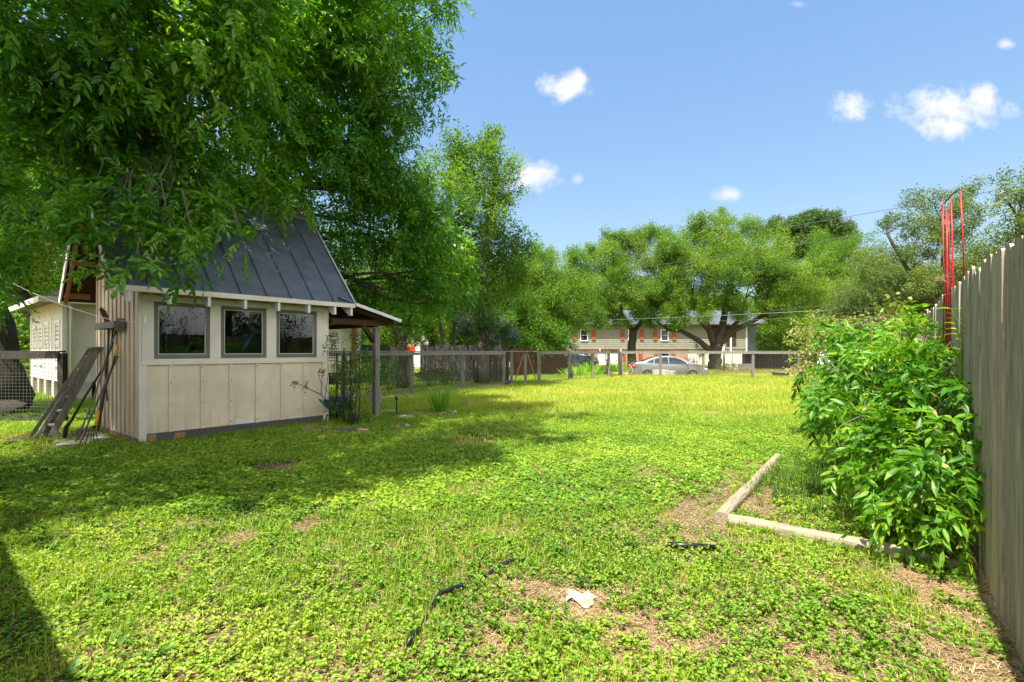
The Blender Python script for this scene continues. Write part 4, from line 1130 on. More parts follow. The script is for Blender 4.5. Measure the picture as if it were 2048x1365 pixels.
o = m.build('boulder', M['stone'], recentre=True); tag(o, 'row of pale limestone boulders behind the far fence', 'boulders')
m = MB(); p = P(1448, 700, 34); m.tube([(p.x, 34, 0), (p.x, 34, 1.75)], .07, 10); m.blob((p.x, 34, 1.78), (.08, .08, .05), 1)
tag(m.build('utility_post', M['wire'], recentre=True, smooth=True), 'grey steel post standing by the spreading oak', 'post')

# ------------------------------------------------------------------ overhead lines
def cable(label, a, b, rad, sag, mat='wire'):
    m = MB(); m.tube([a.lerp(b, t / 24) + Vector((0, 0, -sag * 4 * (t / 24) * (1 - t / 24))) for t in range(25)], rad, 5)
    tag(m.build('power_line', M[mat], recentre=True), label, 'power line')
cable('highest thin overhead line crossing the sky at the right', P(1290, 500, 46), P(2300, 326, 12), .011, .1)
cable('second overhead line crossing the right hand tree tops', P(1180, 548, 46), P(2300, 380, 12), .011, .1)
cable('topmost line of the low bundle in front of the oaks', P(1430, 632, 42), P(2200, 540, 16), .014, .15)
cable('middle and thickest line of the low bundle in front of the oaks', P(990, 645, 44), P(2200, 590, 16), .018, .2)
cable('lowest line of the low bundle in front of the oaks', P(1240, 646, 42), P(2200, 606, 16), .012, .15)

# ------------------------------------------------------------------ landscape timbers, pipes, paper
def timber(label, a, b, r, mat='log', name='landscape_timber'):
    m = MB(); a = Vector(a); b = Vector(b); d = (b - a); L = d.length; rr = random.Random(int(L * 100)); n = 40; k = 22; V = []
    for i in range(n + 1):
        for j in range(k):
            an = 2 * math.pi * j / k
            q = r * (1 + .03 * math.sin(an * 3 + 1) + .02 * math.sin(an * 5 + i * .05) + rr.uniform(-.008, .008) - (.10 if (i * .7 + j * 3) % 11 < 1.2 and 8 < i < 34 and j % 7 == 2 else 0)) * (1 - .06 * i / n)
            V.append((L * i / n, math.cos(an) * q + .004 * math.sin(i * .23), math.sin(an) * q + .003 * math.sin(i * .3)))
    m.add(V, [(i * k + j, i * k + (j + 1) % k, (i + 1) * k + (j + 1) % k, (i + 1) * k + j) for i in range(n) for j in range(k)] + [tuple(reversed(range(k))), tuple(n * k + j for j in range(k))])
    o = m.build(name, M[mat]); o.location = a; o.rotation_euler = (0, -math.asin(d.z / L), math.atan2(d.y, d.x))
    return tag(o, label, 'timber')
ga, gb = G(1440, 1047), G(1556, 918)
timber('round pale timber leading away along the bed edge, its cut end towards the viewer', (ga.x, ga.y, .035), (gb.x, gb.y, .022), .054)
gc, gd = G(1458, 1050), G(1930, 1142)
timber('long sunlit round timber edging the front of the bed and reaching the fence', (gc.x, gc.y, .03), (gd.x, gd.y, .03), .056)
ge, gf = G(1640, 1082), G(1800, 1112)
m = MB(); m.beam((ge.x, ge.y, .015), (gf.x, gf.y, .015), .10, .03); tag(m.build('flat_board', M['log'], recentre=True), 'flat weathered board lying along the foot of the front timber', 'board')
p0, p1 = G(1336, 1104), G(1432, 1107)
m = MB(); m.tube([(p0.x, p0.y, .048), (p0.x * .6 + p1.x * .4, p0.y * .6 + p1.y * .4, .046), (p1.x, p1.y, .04)], [.019, .019, .016], 10)
tag(m.build('pipe', M['black'], recentre=True, smooth=True), 'short straight black plastic pipe lying near the timber corner', 'pipe')
hp = [G(*q) for q in ((812, 1300), (828, 1283), (845, 1250), (858, 1222), (880, 1203), (915, 1186), (948, 1162), (990, 1145), (1020, 1134), (1056, 1129))]
hz = [.010, .036, -.006, -.012, .040, .030, -.016, .014, .036, .020]
m = MB(); m.tube([(p.x, p.y, z + .004) for p, z in zip(hp, hz)], .0125, 10)
tag(m.build('hose', M['black'], recentre=True, smooth=True), 'curving black hose half buried in the clover', 'hose')
m = MB(); c = G(1162, 1203); rr = random.Random(2); V = []; nx_, ny_ = 7, 6
for j in range(ny_):
    for i in range(nx_):
        V.append((c.x - .075 + .15 * i / (nx_ - 1) + rr.uniform(-.012, .012), c.y - .075 + .15 * j / (ny_ - 1) + rr.uniform(-.012, .012) + .03 * math.sin(i * 1.4), .016 + .008 * math.sin(i * 1.1 + j) + rr.uniform(0, .006)))
m.add(V, [(j * nx_ + i, j * nx_ + i + 1, (j + 1) * nx_ + i + 1, (j + 1) * nx_ + i) for j in range(ny_ - 1) for i in range(nx_ - 1) if (i, j) not in ((0, 0), (5, 4), (0, 4), (5, 0), (1, 0))])
mt = newmat('torn_paper'); f_ = noise(mt[1], 14, 4, .6, mapping(mt[1], (1, 1, 1))); mt[1].links.new(ramp(mt[1], f_, [(.40, lin((232, 226, 212))), (.52, lin((206, 180, 146))), (.66, lin((168, 136, 102)))]), mt[2].inputs['Base Color'])
tag(m.build('paper_scrap', mt[0], recentre=True), 'torn white and tan paper scrap in the foreground clover', 'paper')

# ------------------------------------------------------------------ red wire trellis by the right fence
rt = empty('red_trellis', (P(1902, 703, 4.25).x, 4.25, 0), 0, 'tall red wire trellis leaning beside the grey fence above the bush', 'trellis')
def rp(px, py, Y=4.2): return P(px, py, Y) - Vector(rt.location)
rods = [((1887, 720), (1886, 398), 4.3, .006), ((1892, 730), (1891, 470), 4.2, .008), ((1896, 730), (1893, 418), 4.15, .009), ((1900, 725), (1897, 426), 4.2, .007), ((1905, 700), (1903, 432), 4.35, .006), ((1909, 660), (1902, 396), 4.1, .0075), ((1929, 582), (1921, 382), 3.95, .0085), ((1889, 610), (1884, 412), 4.4, .006), ((1894, 700), (1899, 520), 4.25, .009), ((1899, 560), (1889, 440), 4.2, .005)]
for a, b, Y, r_ in rods:
    m = MB(); m.tube([rp(*a, Y), (rp(*a, Y) + rp(*b, Y)) / 2 + Vector((.004, 0, 0)), rp(*b, Y)], r_ * .62, 6); m.build('rod', M['red'], rt, True)
def arc(p_, q_, r_, bow, mat='rust', nm='hoop'):
    m = MB(); pts_ = []
    for k in range(9):
        t = k / 8; v = p_.lerp(q_, t); v.z += bow * math.sin(math.pi * t); v.y -= bow * math.sin(math.pi * t); pts_.append(v)
    m.tube(pts_, r_, 5); m.build(nm, M[mat], rt, True)
arc(rp(1884, 412, 4.4), rp(1921, 382, 3.95), .005, .05)
arc(rp(1889, 482, 4.4), rp(1925, 462, 3.95), .004, .03)
arc(rp(1908, 543, 4.1), rp(1927, 538, 3.95), .004, .01)
arc(rp(1886, 612, 4.3), rp(1929, 618, 3.95), .004, .01)
def tuft(px, py, Y, seed, lab):
    r = np.random.RandomState(seed); n = 60
    O = np.tile(np.array(P(px, py, Y)), (n, 1)) + r.normal(0, .012, (n, 3)); F = r.normal(0, 1, (n, 3)); F[:, 0] *= 1.8
    tv, tf = leaf1(1, .07, .02); V, Fc = inst(tv, tf, O, F, r.normal(0, 1, (n, 3)), r.uniform(.03, .08, n))
    c = V.mean(0); o = quadmesh('dry_tuft', V - c, Fc, r.rand(len(Fc)), M['drybush']); o.location = c; tag(o, lab, 'dry plant')
tuft(1886, 556, 4.15, 1, 'small dry tuft caught on the red trellis, upper of the two')
tuft(1921, 584, 3.95, 2, 'larger dry tuft caught on the trellis beside the fence top')

# ------------------------------------------------------------------ garden by the porch
def rock_at(px, py, r, seed, mat, label, name='rock', z=.03):
    g = G(px, py); m = MB(); m.blob((g.x, g.y, z), r, seed, 6, 9, .16)
    return tag(m.build(name, M[mat], recentre=True, smooth=False), label, 'stone', 'stones edging the porch bed')
rock_at(612, 864, (.17, .10, .07), 1, 'rock', 'brown flat stone at the foot of the shed front wall')
rock_at(650, 862, (.12, .08, .05), 2, 'rock', 'small brown stone below the shed corner')
rock_at(792, 862, (.11, .08, .07), 3, 'rock', 'dark broken stone in the grass right of the porch post')
rock_at(815, 858, (.06, .06, .06), 4, 'stone', 'small rounded grey stone next to the dark broken one')
rock_at(888, 838, (.14, .10, .09), 5, 'rock', 'reddish stone beside the iris clump')
rock_at(908, 832, (.07, .07, .09), 6, 'stone', 'upright pale stone at the right end of the bed')
rock_at(860, 832, (.11, .08, .05), 7, 'rock', 'tan stone directly below the iris clump')
rock_at(812, 838, (.22, .14, .05), 8, 'stone', 'broad pale flagstone right of the porch post')
rock_at(775, 826, (.26, .12, .04), 9, 'stone', 'flat grey flagstone behind the porch post')
rock_at(832, 829, (.2, .10, .03), 10, 'rock', 'low brown flagstone between the post and the iris')
g = G(690, 868); m = MB(); m.box(g.x - .17, g.x + .17, g.y - .05, g.y + .05, 0, .09); tag(m.build('edging_block', M['skirt'], recentre=True, bevel=.012), 'dark grey edging block below the rose bush', 'block')
g = G(727, 868); m = MB(); m.box(g.x - .09, g.x + .09, g.y - .045, g.y + .045, 0, .08); tag(m.build('brick', M['brick'], recentre=True, bevel=.01), 'single orange brick on the grass by the porch post', 'brick')
wb = empty('wheelbarrow', (-3.32, 9.62, 0), math.radians(105), 'old blue wheelbarrow with teal legs behind the shed corner', 'wheelbarrow')
m = MB(); a = [(-.38, -.26), (.34, -.22), (.34, .22), (-.38, .26)]; b_ = [(-.26, -.16), (.2, -.13), (.2, .13), (-.26, .16)]
m.add([(x, y, .46) for x, y in a] + [(x, y, .24) for x, y in b_] + [(x * .95, y * .93, .46) for x, y in a] + [(x * .92, y * .9, .26) for x, y in b_],
      [(0, 1, 5, 4), (1, 2, 6, 5), (2, 3, 7, 6), (3, 0, 4, 7), (4, 5, 6, 7), (9, 8, 12, 13), (10, 9, 13, 14), (11, 10, 14, 15), (8, 11, 15, 12), (15, 14, 13, 12), (0, 8, 9, 1), (1, 9, 10, 2), (2, 10, 11, 3), (3, 11, 8, 0)])
m.build('tray', M['bluesteel'], wb)
for sd in (-1, 1):
    m = MB(); m.tube([(.5, sd * .05, .16), (-.1, sd * .17, .25), (-.75, sd * .28, .5)], .018, 6); m.tube([(-.2, sd * .2, .26), (-.32, sd * .22, 0), (-.12, sd * .2, 0), (.0, sd * .16, .25)], .014, 6); m.build('frame', M['teal'], wb, True)
m = MB(); m.tube([(.5, -.035, .16), (.5, .035, .16)], .16, 16); m.build('wheel', M['tyre'], wb)
# black obelisk trellis in the rose
og = P(688, 703, 9.75); ob2 = empty('plant_trellis', (og.x, 9.75, 0), .3, 'narrow black metal plant trellis inside the rose bush', 'trellis')
for x, h in ((-.13, 1.32), (0, 1.42), (.12, 1.35)):
    m = MB(); m.tube([(x, 0, 0), (x, 0, h)], .013, 6); m.build('upright', M['blackmetal'], ob2, True)
m = MB()
for z in (.4, .8, 1.15): m.tube([(-.14, 0, z), (.13, 0, z)], .008, 5)
m.build('crossbar', M['blackmetal'], ob2, True)
g = G(793, 832); m = MB(); m.tube([(g.x, g.y, 0), (g.x, g.y, .36)], .012, 6); m.blob((g.x, g.y, .37), (.03, .03, .04), 2); tag(m.build('garden_stake', M['blackmetal'], recentre=True, smooth=True), 'short dark garden stake standing in the grass right of the post', 'stake')
g = G(745, 812); m = MB(); pr = [(0.0, .62), (.06, .6), (.12, .5), (.15, .3), (.17, 0)]; n = 14
m.add([(r_ * math.cos(6.283 * k / n), r_ * math.sin(6.283 * k / n) * .6, z) for r_, z in pr for k in range(n)], [(i * n + k, i * n + (k + 1) % n, (i + 1) * n + (k + 1) % n, (i + 1) * n + k) for i in range(4) for k in range(n)])
o = m.build('garden_statue', M['stone'], None, True); o.location = (g.x, g.y + .2, 0); tag(o, 'low grey stone figure behind the porch post', 'statue')

T_bush = [frond(3, .11, .036, .22, True, .5), frond(4, .10, .030, .26, True, .6), frond(2, .12, .040, .16, True, .3)]
T_pecan = [frond(4, .12, .038, .28, False, .25), frond(5, .11, .034, .32, False, .45), frond(3, .125, .042, .22, False, .1), clump(9, .13, .12, .04, 15), clump(8, .12, .11, .038, 17)]
T_pecanF = [frond(4, .12, .038, .28, True, .3), frond(5, .11, .034, .32, True, .5), frond(3, .125, .042, .22, True, .1), clump(9, .12, .12, .042, 16, True), clump(8, .11, .125, .04, 18, True)]
T_small = [clump(10, .16, .065, .034, s) for s in (1, 2, 3)]
T_mid = [clump(10, .28, .13, .062, s) for s in (4, 5, 6)]
T_far = [clump(16, .42, .17, .095, s) for s in (7, 8, 9)]
T_needle = [clump(16, .30, .26, .028, s) for s in (10, 11, 12)]
T_willow = [frond(4, .10, .022, .26, False, .6), clump(9, .22, .10, .028, 14)]

def stems_from(pts, r0, r1): 
    n = len(pts) - 1
    return (pts, [r0 + (r1 - r0) * (i / n) ** .8 for i in range(n + 1)])
def shrub(name, label, cat, base, blobs, temps, per_m2, leaf, seed=1, nstem=7, bark='darkwood', stem_r=.014, group=None, **kw):
    root = empty(name, base, 0, label, cat, group); B = Vector(base); m = MB(); rr = random.Random(seed)
    for i, b in enumerate(blobs):
        for k in range(max(2, nstem // 2)):
            s = Vector((rr.uniform(-.15, .15), rr.uniform(-.15, .15), 0)); e = Vector(b[:3]) - B + Vector((rr.gauss(0, .4), rr.gauss(0, .4), rr.gauss(.1, .3))) * b[3]
            if e.z < .05: e.z = .1
            m.tube(curve_pts(s, e, 6, .15 * (e - s).length, .03, seed * 7 + i * 3 + k), [stem_r * (1 - .75 * j / 6) for j in range(7)], 5)
    m.build('stems', M[bark], root, True)
    V, Fc, Rn = crown_arrays(blobs, temps, per_m2, seed, **kw); V = V - np.array(B)
    quadmesh('foliage', V, Fc, Rn, M[leaf], root); return root

# rose bush with arching bare canes
rg = G(700, 852)
rb = shrub('rose_bush', 'thin rose bush with bare arching canes at the right corner of the shed', 'bush', (rg.x, rg.y, 0),
      [B_(668, 690, 9.0, .14), B_(672, 740, 9.0, .22), B_(715, 720, 9.2, .36), B_(705, 780, 9.2, .36), B_(740, 740, 9.5, .32), B_(690, 825, 9.0, .26), B_(720, 680, 9.4, .26), B_(735, 835, 9.1, .18), B_(700, 745, 9.6, .35)],
      [clump(7, .06, .045, .026, 31), clump(6, .07, .05, .028, 32)], 150, 'dimshrub', 3, 4, 'bark', .009)
m = MB(); a = P(700, 850, 8.9); q = [a, P(668, 815, 8.65), P(642, 790, 8.5), P(612, 775, 8.45), P(592, 766, 8.4)]
bb = Vector((rg.x, rg.y, 0)); m.tube([p - bb for p in q], [.012, .010, .008, .006, .004], 6)
for (s_, e) in (((642, 790), (636, 745)), ((668, 815), (640, 760)), ((650, 797), (655, 700)), ((612, 775), (608, 760)), ((668, 815), (672, 690))):
    m.tube([P(*s_, 8.55) - bb, P((s_[0] + e[0]) / 2 + 4, (s_[1] + e[1]) / 2, 8.55) - bb, P(*e, 8.55) - bb], [.006, .005, .003], 5)
m.build('cane', M['bark'], rb, True)
V, Fc, Rn = crown_arrays([B_(592, 768, 8.4, .07), B_(610, 775, 8.4, .07), B_(655, 705, 8.5, .08), B_(662, 672, 8.6, .12), B_(645, 745, 8.55, .06)], [clump(6, .04, .04, .024, 33)], 220, 5)
quadmesh('leaf_sprays', V - np.array(bb), Fc, Rn, M['dimshrub'], rb)

def blades(name, label, cat, base, n, h, spread, wdt, mat, seed, lean=.25):
    r = np.random.RandomState(seed); tvs = []
    v = np.array([(0, -.5, 0), (0, .5, 0), (.5, .42, .02), (.5, -.42, .02), (.82, .25, -.02), (.82, -.25, -.02), (1, .03, -.09), (1, -.03, -.09)]); f = np.array([(0, 1, 2, 3), (3, 2, 4, 5), (5, 4, 6, 7)])
    O = np.zeros((n, 3)); O[:, :2] = r.normal(0, spread, (n, 2)); F = np.zeros((n, 3)); F[:, :2] = O[:, :2] / spread * lean + r.normal(0, lean * .3, (n, 2)); F[:, 2] = 1
    V = []; Fc = []; nv = 0
    for i in range(n):
        tv = v * np.array([1, wdt / h, 1]); a, b = inst(tv, f, O[i:i + 1], F[i:i + 1], np.append(F[i, :2] * -1 + r.normal(0, .2, 2), .2)[None], np.array([h * r.uniform(.7, 1.1)])); V.append(a); Fc.append(b + nv); nv += len(a)
    o = quadmesh(name, np.concatenate(V), np.concatenate(Fc), np.repeat(r.rand(n), 3), M[mat]); o.location = base; return tag(o, label, cat)
blades('iris_clump', 'clump of tall sword shaped green iris leaves at the bed edge', 'plant', G(878, 828), 80, .56, .07, .045, 'iris', 3)
for i, (px, py, Y, h) in enumerate(((1178, 745, 29, .8), (1232, 745, 33, .7), (1155, 752, 27, .6))):
    blades('daylily_clump', ('arching strap leaved clump behind the fence in front of the dark suv', 'arching strap leaved clump beyond the fence below the white doors', 'small strap leaved clump at the foot of the gate side fence')[i], 'plant', (P(px, py, Y).x, Y, 0), 150, h, .35, .05, 'iris', 20 + i, .5)

# shady garden plants behind the wire fence
for i, (px, Y, r_, z) in enumerate(((738, 15.5, .45, .5), (775, 17, .5, .55), (815, 18.5, .5, .5), (860, 18.5, .45, .5), (895, 19.5, .4, .45), (760, 19, .8, .9), (700, 14.5, .5, .7))):
    x = (px - 1024) / 1000 * Y
    shrub('garden_shrub', ('leafy green plant behind the porch post', 'low bushy plant at the trunk of the small tree', 'bushy plant beside the fence gap', 'leafy plant before the grey planks', 'small dark plant near the pale leaning post', 'taller shrub hiding the left planks', 'dark shrub seen between shed and porch post')[i],
          'shrub', (x, Y, 0), [(x, Y, z, r_), (x + r_ * .8, Y + .2, z * .8, r_ * .7), (x - r_ * .7, Y, z * .7, r_ * .6)], T_small, 60, 'dimshrub', 40 + i, 4)
m = MB(); m.box(-.3, .3, -.12, .12, .42, .62); m.tube([(-.25, 0, 0), (-.25, 0, .5)], .02, 6); m.tube([(.25, 0, 0), (.25, 0, .5)], .02, 6); m.blob((0, 0, .66), (.26, .1, .08), 4)
o = m.build('planter', M['rust'], None); o.location = (P(882, 703, 20.3).x, 20.3, 0); tag(o, 'rusty planter stand before the shaded grey planks', 'planter')

# right hand bush
bush = [B_(1880, 985, 3.25, .30), B_(1825, 945, 3.4, .30), B_(1775, 890, 3.7, .38), B_(1850, 880, 3.45, .38), B_(1715, 835, 4.4, .44), B_(1790, 800, 4.1, .5), B_(1870, 770, 3.8, .36), B_(1905, 850, 3.25, .22), B_(1740, 735, 4.9, .5), B_(1820, 700, 4.6, .36), B_(1885, 690, 4.1, .22), B_(1680, 760, 5.4, .42), B_(1700, 690, 5.6, .36), B_(1770, 672, 5.3, .32), B_(1905, 930, 3.1, .22), B_(1928, 1015, 2.95, .13), B_(1865, 1025, 3.1, .20), ]
bg_ = G(1800, 985)
shrub('leafy_bush', 'large lush bush of drooping bright green pointed leaves against the right fence', 'bush', (bg_.x + .1, bg_.y, 0), bush, T_bush, 150, 'lushleaf', 21, 9, 'barkpale', .014, scale=(.7, 1.15), droop=.55, shell=.35)
# sprig standing before the trellis
m = MB(); sb = P(1918, 760, 3.6); rt2 = empty('leafy_shoot', (sb.x, sb.y, 0), 0, 'single upright leafy shoot rising above the bush before the red trellis', 'shoot')
q = [Vector((0, 0, .3)), P(1922, 700, 3.6) - Vector((sb.x, sb.y, 0)), P(1912, 645, 3.6) - Vector((sb.x, sb.y, 0)), P(1903, 618, 3.6) - Vector((sb.x, sb.y, 0))]
m.tube(q, [.008, .006, .004, .002], 6); m.build('stem', M['roughgrass'], rt2, True)
r = np.random.RandomState(5); tv, tf = leaf3(1, .30, .03); O = []; F = []
for i in range(9):
    t = i / 8; p = q[1].lerp(q[3], t); 
    for sd in (-1, 1): O.append(p); F.append((sd * (1 + .1 * i), r.normal(0, .3), .35 - .3 * r.rand()))
V, Fc = inst(tv, tf, np.array([tuple(o) for o in O]), np.array(F), np.tile((0, 0, 1.), (len(O), 1)), r.uniform(.07, .13, len(O)))
quadmesh('leaves', V, Fc, np.repeat(r.rand(len(O)), 3), M['lushleaf'], rt2)
x_, y_ = P(1610, 700, 8.0).x, 8.0
shrub('nandina_bush', 'thin bush with yellow and reddish new leaves at the far end of the bushes', 'bush', (4.9, 7.9, 0), [B_(1612, 675, 7.8, .28), B_(1640, 650, 8.2, .34), B_(1600, 735, 7.6, .26), B_(1630, 720, 7.8, .34), B_(1655, 690, 7.8, .34), B_(1640, 775, 7.4, .26), B_(1585, 680, 7.8, .14)], [clump(9, .08, .05, .02, 51), clump(9, .09, .055, .022, 52)], 170, 'nandina', 22, 5, 'drybush', .007, shell=.2)
shrub('brushy_bush', 'dark brushy undergrowth at the left foot of the bush row', 'bush', (4.6, 6.9, 0), [B_(1630, 800, 6.9, .26), B_(1650, 850, 6.5, .26), B_(1620, 760, 7.2, .2), B_(1680, 880, 5.9, .3)], [clump(8, .09, .08, .014, 53), clump(9, .1, .05, .03, 54)], 70, 'olive', 23, 7, 'drybush', .006)
shrub('fence_vine', 'pale green and dry vine tumbling over the far part of the right fence', 'vine', (6.2, 8.0, 0), [B_(1790, 650, 7.0, .32), B_(1820, 628, 6.4, .25), B_(1750, 645, 8.2, .42), B_(1835, 660, 6.1, .28), B_(1700, 650, 9.5, .5), B_(1770, 690, 7.0, .4), B_(1660, 655, 10.5, .5)], [clump(9, .10, .06, .04, 55), clump(8, .1, .07, .045, 56)], 90, 'roughgrass', 24, 5, 'drybush', .008)
shrub('dead_vine', 'dry pinkish dead vine mass hanging on the far fence top', 'vine', (6.8, 9.0, 0), [B_(1765, 640, 7.8, .18), B_(1800, 640, 6.9, .12)], [clump(9, .08, .05, .025, 57)], 150, 'drybush', 25, 5, 'drybush', .008)

# ------------------------------------------------------------------ trees
# the big pecan behind and over the shed; its crown reaches over the near lawn
tb = (-7.9, 11.2, 0)
pecF = [B_(50, 40, 5.6, 1.0), B_(190, 60, 6.2, 1.25), B_(60, 210, 6.2, .8), B_(360, 70, 6.8, 1.3), B_(230, 190, 6.8, 1.2), B_(500, 90, 7.6, 1.3), B_(390, 230, 7.6, 1.2), B_(120, 330, 6.8, .75), B_(640, 70, 8.2, 1.3), B_(560, 240, 8.6, 1.2),
        B_(290, 385, 6.6, .5), B_(365, 480, 6.3, .30), B_(60, 430, 6.4, .7), B_(150, 460, 6.2, .40), B_(20, 530, 6.0, .38), B_(420, 385, 7.4, .5), B_(320, 530, 6.1, .16), B_(490, 480, 6.9, .14), B_(240, 440, 6.3, .28), B_(560, 370, 8.6, .5), B_(190, 520, 6.1, .14), B_(430, 425, 7.0, .34), B_(300, 455, 6.4, .34), B_(470, 385, 8.0, .5), B_(380, 410, 7.2, .45), B_(390, 540, 6.3, .12), B_(270, 520, 6.0, .12)]
pecB = [B_(760, 70, 9.2, 1.15), B_(800, 200, 9.6, 1.0), B_(700, 180, 10, 1.2), B_(690, 330, 10.5, 1.25), B_(800, 340, 10.5, 1.1), B_(180, 330, 9.5, 1.3), B_(330, 320, 10, 1.2), B_(480, 330, 10.5, 1.2), B_(610, 430, 11, .9), B_(30, 300, 9, .9),
        B_(780, 470, 11.3, 1.2), B_(690, 470, 11.6, 1.0), B_(840, 560, 11.6, .8), B_(760, 590, 12, .75), B_(860, 430, 11.2, .9), B_(700, 590, 12.2, .5), B_(845, 655, 11.8, .35), B_(880, 600, 11.6, .45), B_(620, 60, 11, 1.5), B_(830, 20, 9.5, .9), B_(880, 500, 12.5, .8), B_(900, 570, 13, .7), B_(760, 400, 12, 1.0)]
pecT = [(-4.9, 3.0, 7.2, 1.5), (-3.7, 3.9, 8.2, 1.35), (-2.6, 5.0, 8.4, 1.3), (-2.35, 7.0, 8.6, 1.3), (-5.2, 5.6, 8.4, 1.6), (-6.9, 3.4, 7.0, 1.5), (-7.6, 5.2, 8.2, 1.8), (-5.6, 8.6, 9.6, 1.9), 
        (-8.2, 12.2, 10.5, 2.4), (-5.4, 12.6, 9.6, 2.0), (-4.0, 7.0, 6.9, 1.1), (-2.9, 8.8, 7.6, 1.1), (-6.5, 6.5, 6.6, 1.3), (-4.3, 2.7, 6.6, .8), (-5.8, 2.2, 6.4, 1.0),
        (-3.3, 2.9, 7.0, 1.1), (-2.6, 3.6, 7.2, 1.0), (-5.4, 3.8, 6.8, 1.2)]
root = tree('pecan_tree', 'huge dark green pecan tree whose drooping foliage hangs over the shed roof', 'tree', tb,
            [stems_from([tb, (-7.8, 11.1, 2.5), (-7.5, 10.8, 5.2)], .38, .27), stems_from([(-7.5, 10.8, 5.1), (-6.6, 9.2, 6.6), (-5.2, 6.6, 7.6)], .2, .1), stems_from([(-7.5, 10.8, 5.1), (-6.2, 11, 7), (-4.6, 11, 8.6)], .2, .1), stems_from([(-7.5, 10.8, 5.1), (-8.6, 8.6, 6.8), (-8.2, 6, 7.4)], .19, .09),
             stems_from([(-7.6, 10.9, 4.3), (-5.8, 10.6, 5.0), (-3.6, 10.6, 4.8)], .16, .08), stems_from([(-7.7, 11, 4.0), (-6.6, 9.0, 4.9), (-5.6, 7.6, 5.0)], .13, .06)],
            pecB, T_pecan, 125, 'pecan', seed=3, limb_r=.05, grow=1.0, dens=1.0, scale=(.7, 1.35), droop=.28)
V, Fc, Rn = crown_arrays(pecF, T_pecanF, 95, 31, scale=(.7, 1.45), droop=.32, shell=.4); quadmesh('crown', V - np.array(tb), Fc, Rn, M['pecan'], root)
V, Fc, Rn = crown_arrays(pecT, T_pecan, 92, 32, scale=(1.0, 1.5), droop=.6, shell=.4); quadmesh('crown', V - np.array(tb), Fc, Rn, M['pecan'], root)
lb = MB(); nodes = [Vector(p) for p in ((-5.6, 7.6, 5.0), (-5.2, 6.6, 7.6), (-8.2, 6, 7.4), (-4.6, 11, 8.6), (-3.6, 10.6, 4.8), (-6.6, 9.2, 6.6), (-7.5, 10.8, 5.1))]; rr = random.Random(8)
for i, b in enumerate(pecF + pecT):
    c = Vector(b[:3]); p0 = min(nodes, key=lambda q: (q - c).length); pts_ = curve_pts(p0, c, 7, .08 * (c - p0).length, .04, 900 + i)
    rb_ = .05 if b[3] > .7 else .02
    lb.tube([p - Vector(tb) for p in pts_], [rb_ * (1 - .8 * j / 7) for j in range(8)], 6)
    for k in range(5 if b[3] > .7 else 2):
        d = Vector((rr.gauss(0, 1), rr.gauss(0, 1), rr.gauss(-.2, .7))).normalized() * b[3] * rr.uniform(.6, 1)
        lb.tube([p - Vector(tb) for p in curve_pts(pts_[rr.randint(4, 7)], c + d, 5, .05, .05, i * 11 + k)], [(.012 if b[3] > .7 else .006) * (1 - .7 * j / 5) for j in range(6)], 4, False)
lb.build('branches', M['barkpale'], root, True)

# trunk at the left edge, leaning out of the picture
lt = (-10.75, 10.5, 0)
tree('old_tree', 'thick rough barked tree trunk leaning at the left edge beside the wire fence', 'tree', lt, [([lt, (-10.8, 10.5, .4), (-11.0, 10.5, 1.4), (-11.5, 10.5, 3.2), (-12.6, 10.4, 5.2)], [.60, .52, .47, .42, .3])],
     [(-13, 10, 6.3, 1.5), (-11.5, 9.6, 6.8, 1.5), (-12, 12, 6.6, 1.8), (-10.6, 11.5, 5.0, .9), B_(-20, 600, 9.6, .4)], T_pecan, 55, 'pecan', seed=4, droop=.5)
lt2 = (-20.5, 24.5, 0)
tree('leaning_tree', 'dark leaning trunk with pale foliage behind the white house at the far left', 'tree', lt2, [([(-20.0, 22.5, 0), (-20.9, 22.5, 2.4), (-22.6, 22.6, 4.2), (-24, 23, 7)], [.42, .38, .34, .25])],
     [B_(60, 400, 21, 2.2), B_(130, 470, 22, 2.0), B_(-10, 470, 20, 2.0), B_(40, 560, 23, 1.5), B_(180, 440, 24, 2.4), B_(100, 560, 26, 1.6), B_(-80, 380, 20, 2.4), B_(240, 480, 26, 2.2)], T_mid, 34, 'elm', seed=6)
shrub('background_shrub', 'sunlit shrubs behind the fence at the far left edge', 'shrub', (-19.8, 20, 0), [(-19.6, 20, .8, 1.0), (-20.8, 20.5, 1.4, 1.3), (-18.6, 19.4, .4, .5), (-22, 20, 2.2, 1.8), (-20.4, 21.5, 2.2, 1.2)], T_mid, 26, 'elm', 61, 4)

# elm right of the pecan
e1 = (-1.15, 20.4, 0)
tree('elm_tree', 'tall elm with an upright trunk and airy lit crown right of the pecan', 'tree', e1, [stems_from([e1, (-1.15, 20.4, 3), (-1.0, 20.2, 6), (-.6, 19, 8.4)], .24, .08), stems_from([(-1.1, 20.3, 4), (-2.4, 19, 6.4), (-2.2, 18, 8.4)], .13, .06)],
     [B_(975, 300, 17.5, .8), B_(1000, 350, 17.5, .75), B_(945, 330, 17, .9), B_(985, 270, 17.5, .4), B_(915, 300, 16.5, .8), B_(950, 420, 17.5, 1.1), B_(985, 480, 18.5, 1.0), B_(1015, 510, 19, .9), B_(930, 500, 17.5, 1.2), B_(1000, 570, 19.5, 1.1), B_(945, 580, 18, 1.0), B_(880, 400, 16, 1.2), B_(1045, 540, 20, .6), B_(1010, 400, 17.5, .45), B_(890, 520, 16.5, 1.0)],
     T_mid, 42, 'elm', 'barkpale', seed=9, limb_r=.05, scale=(.55, .9))
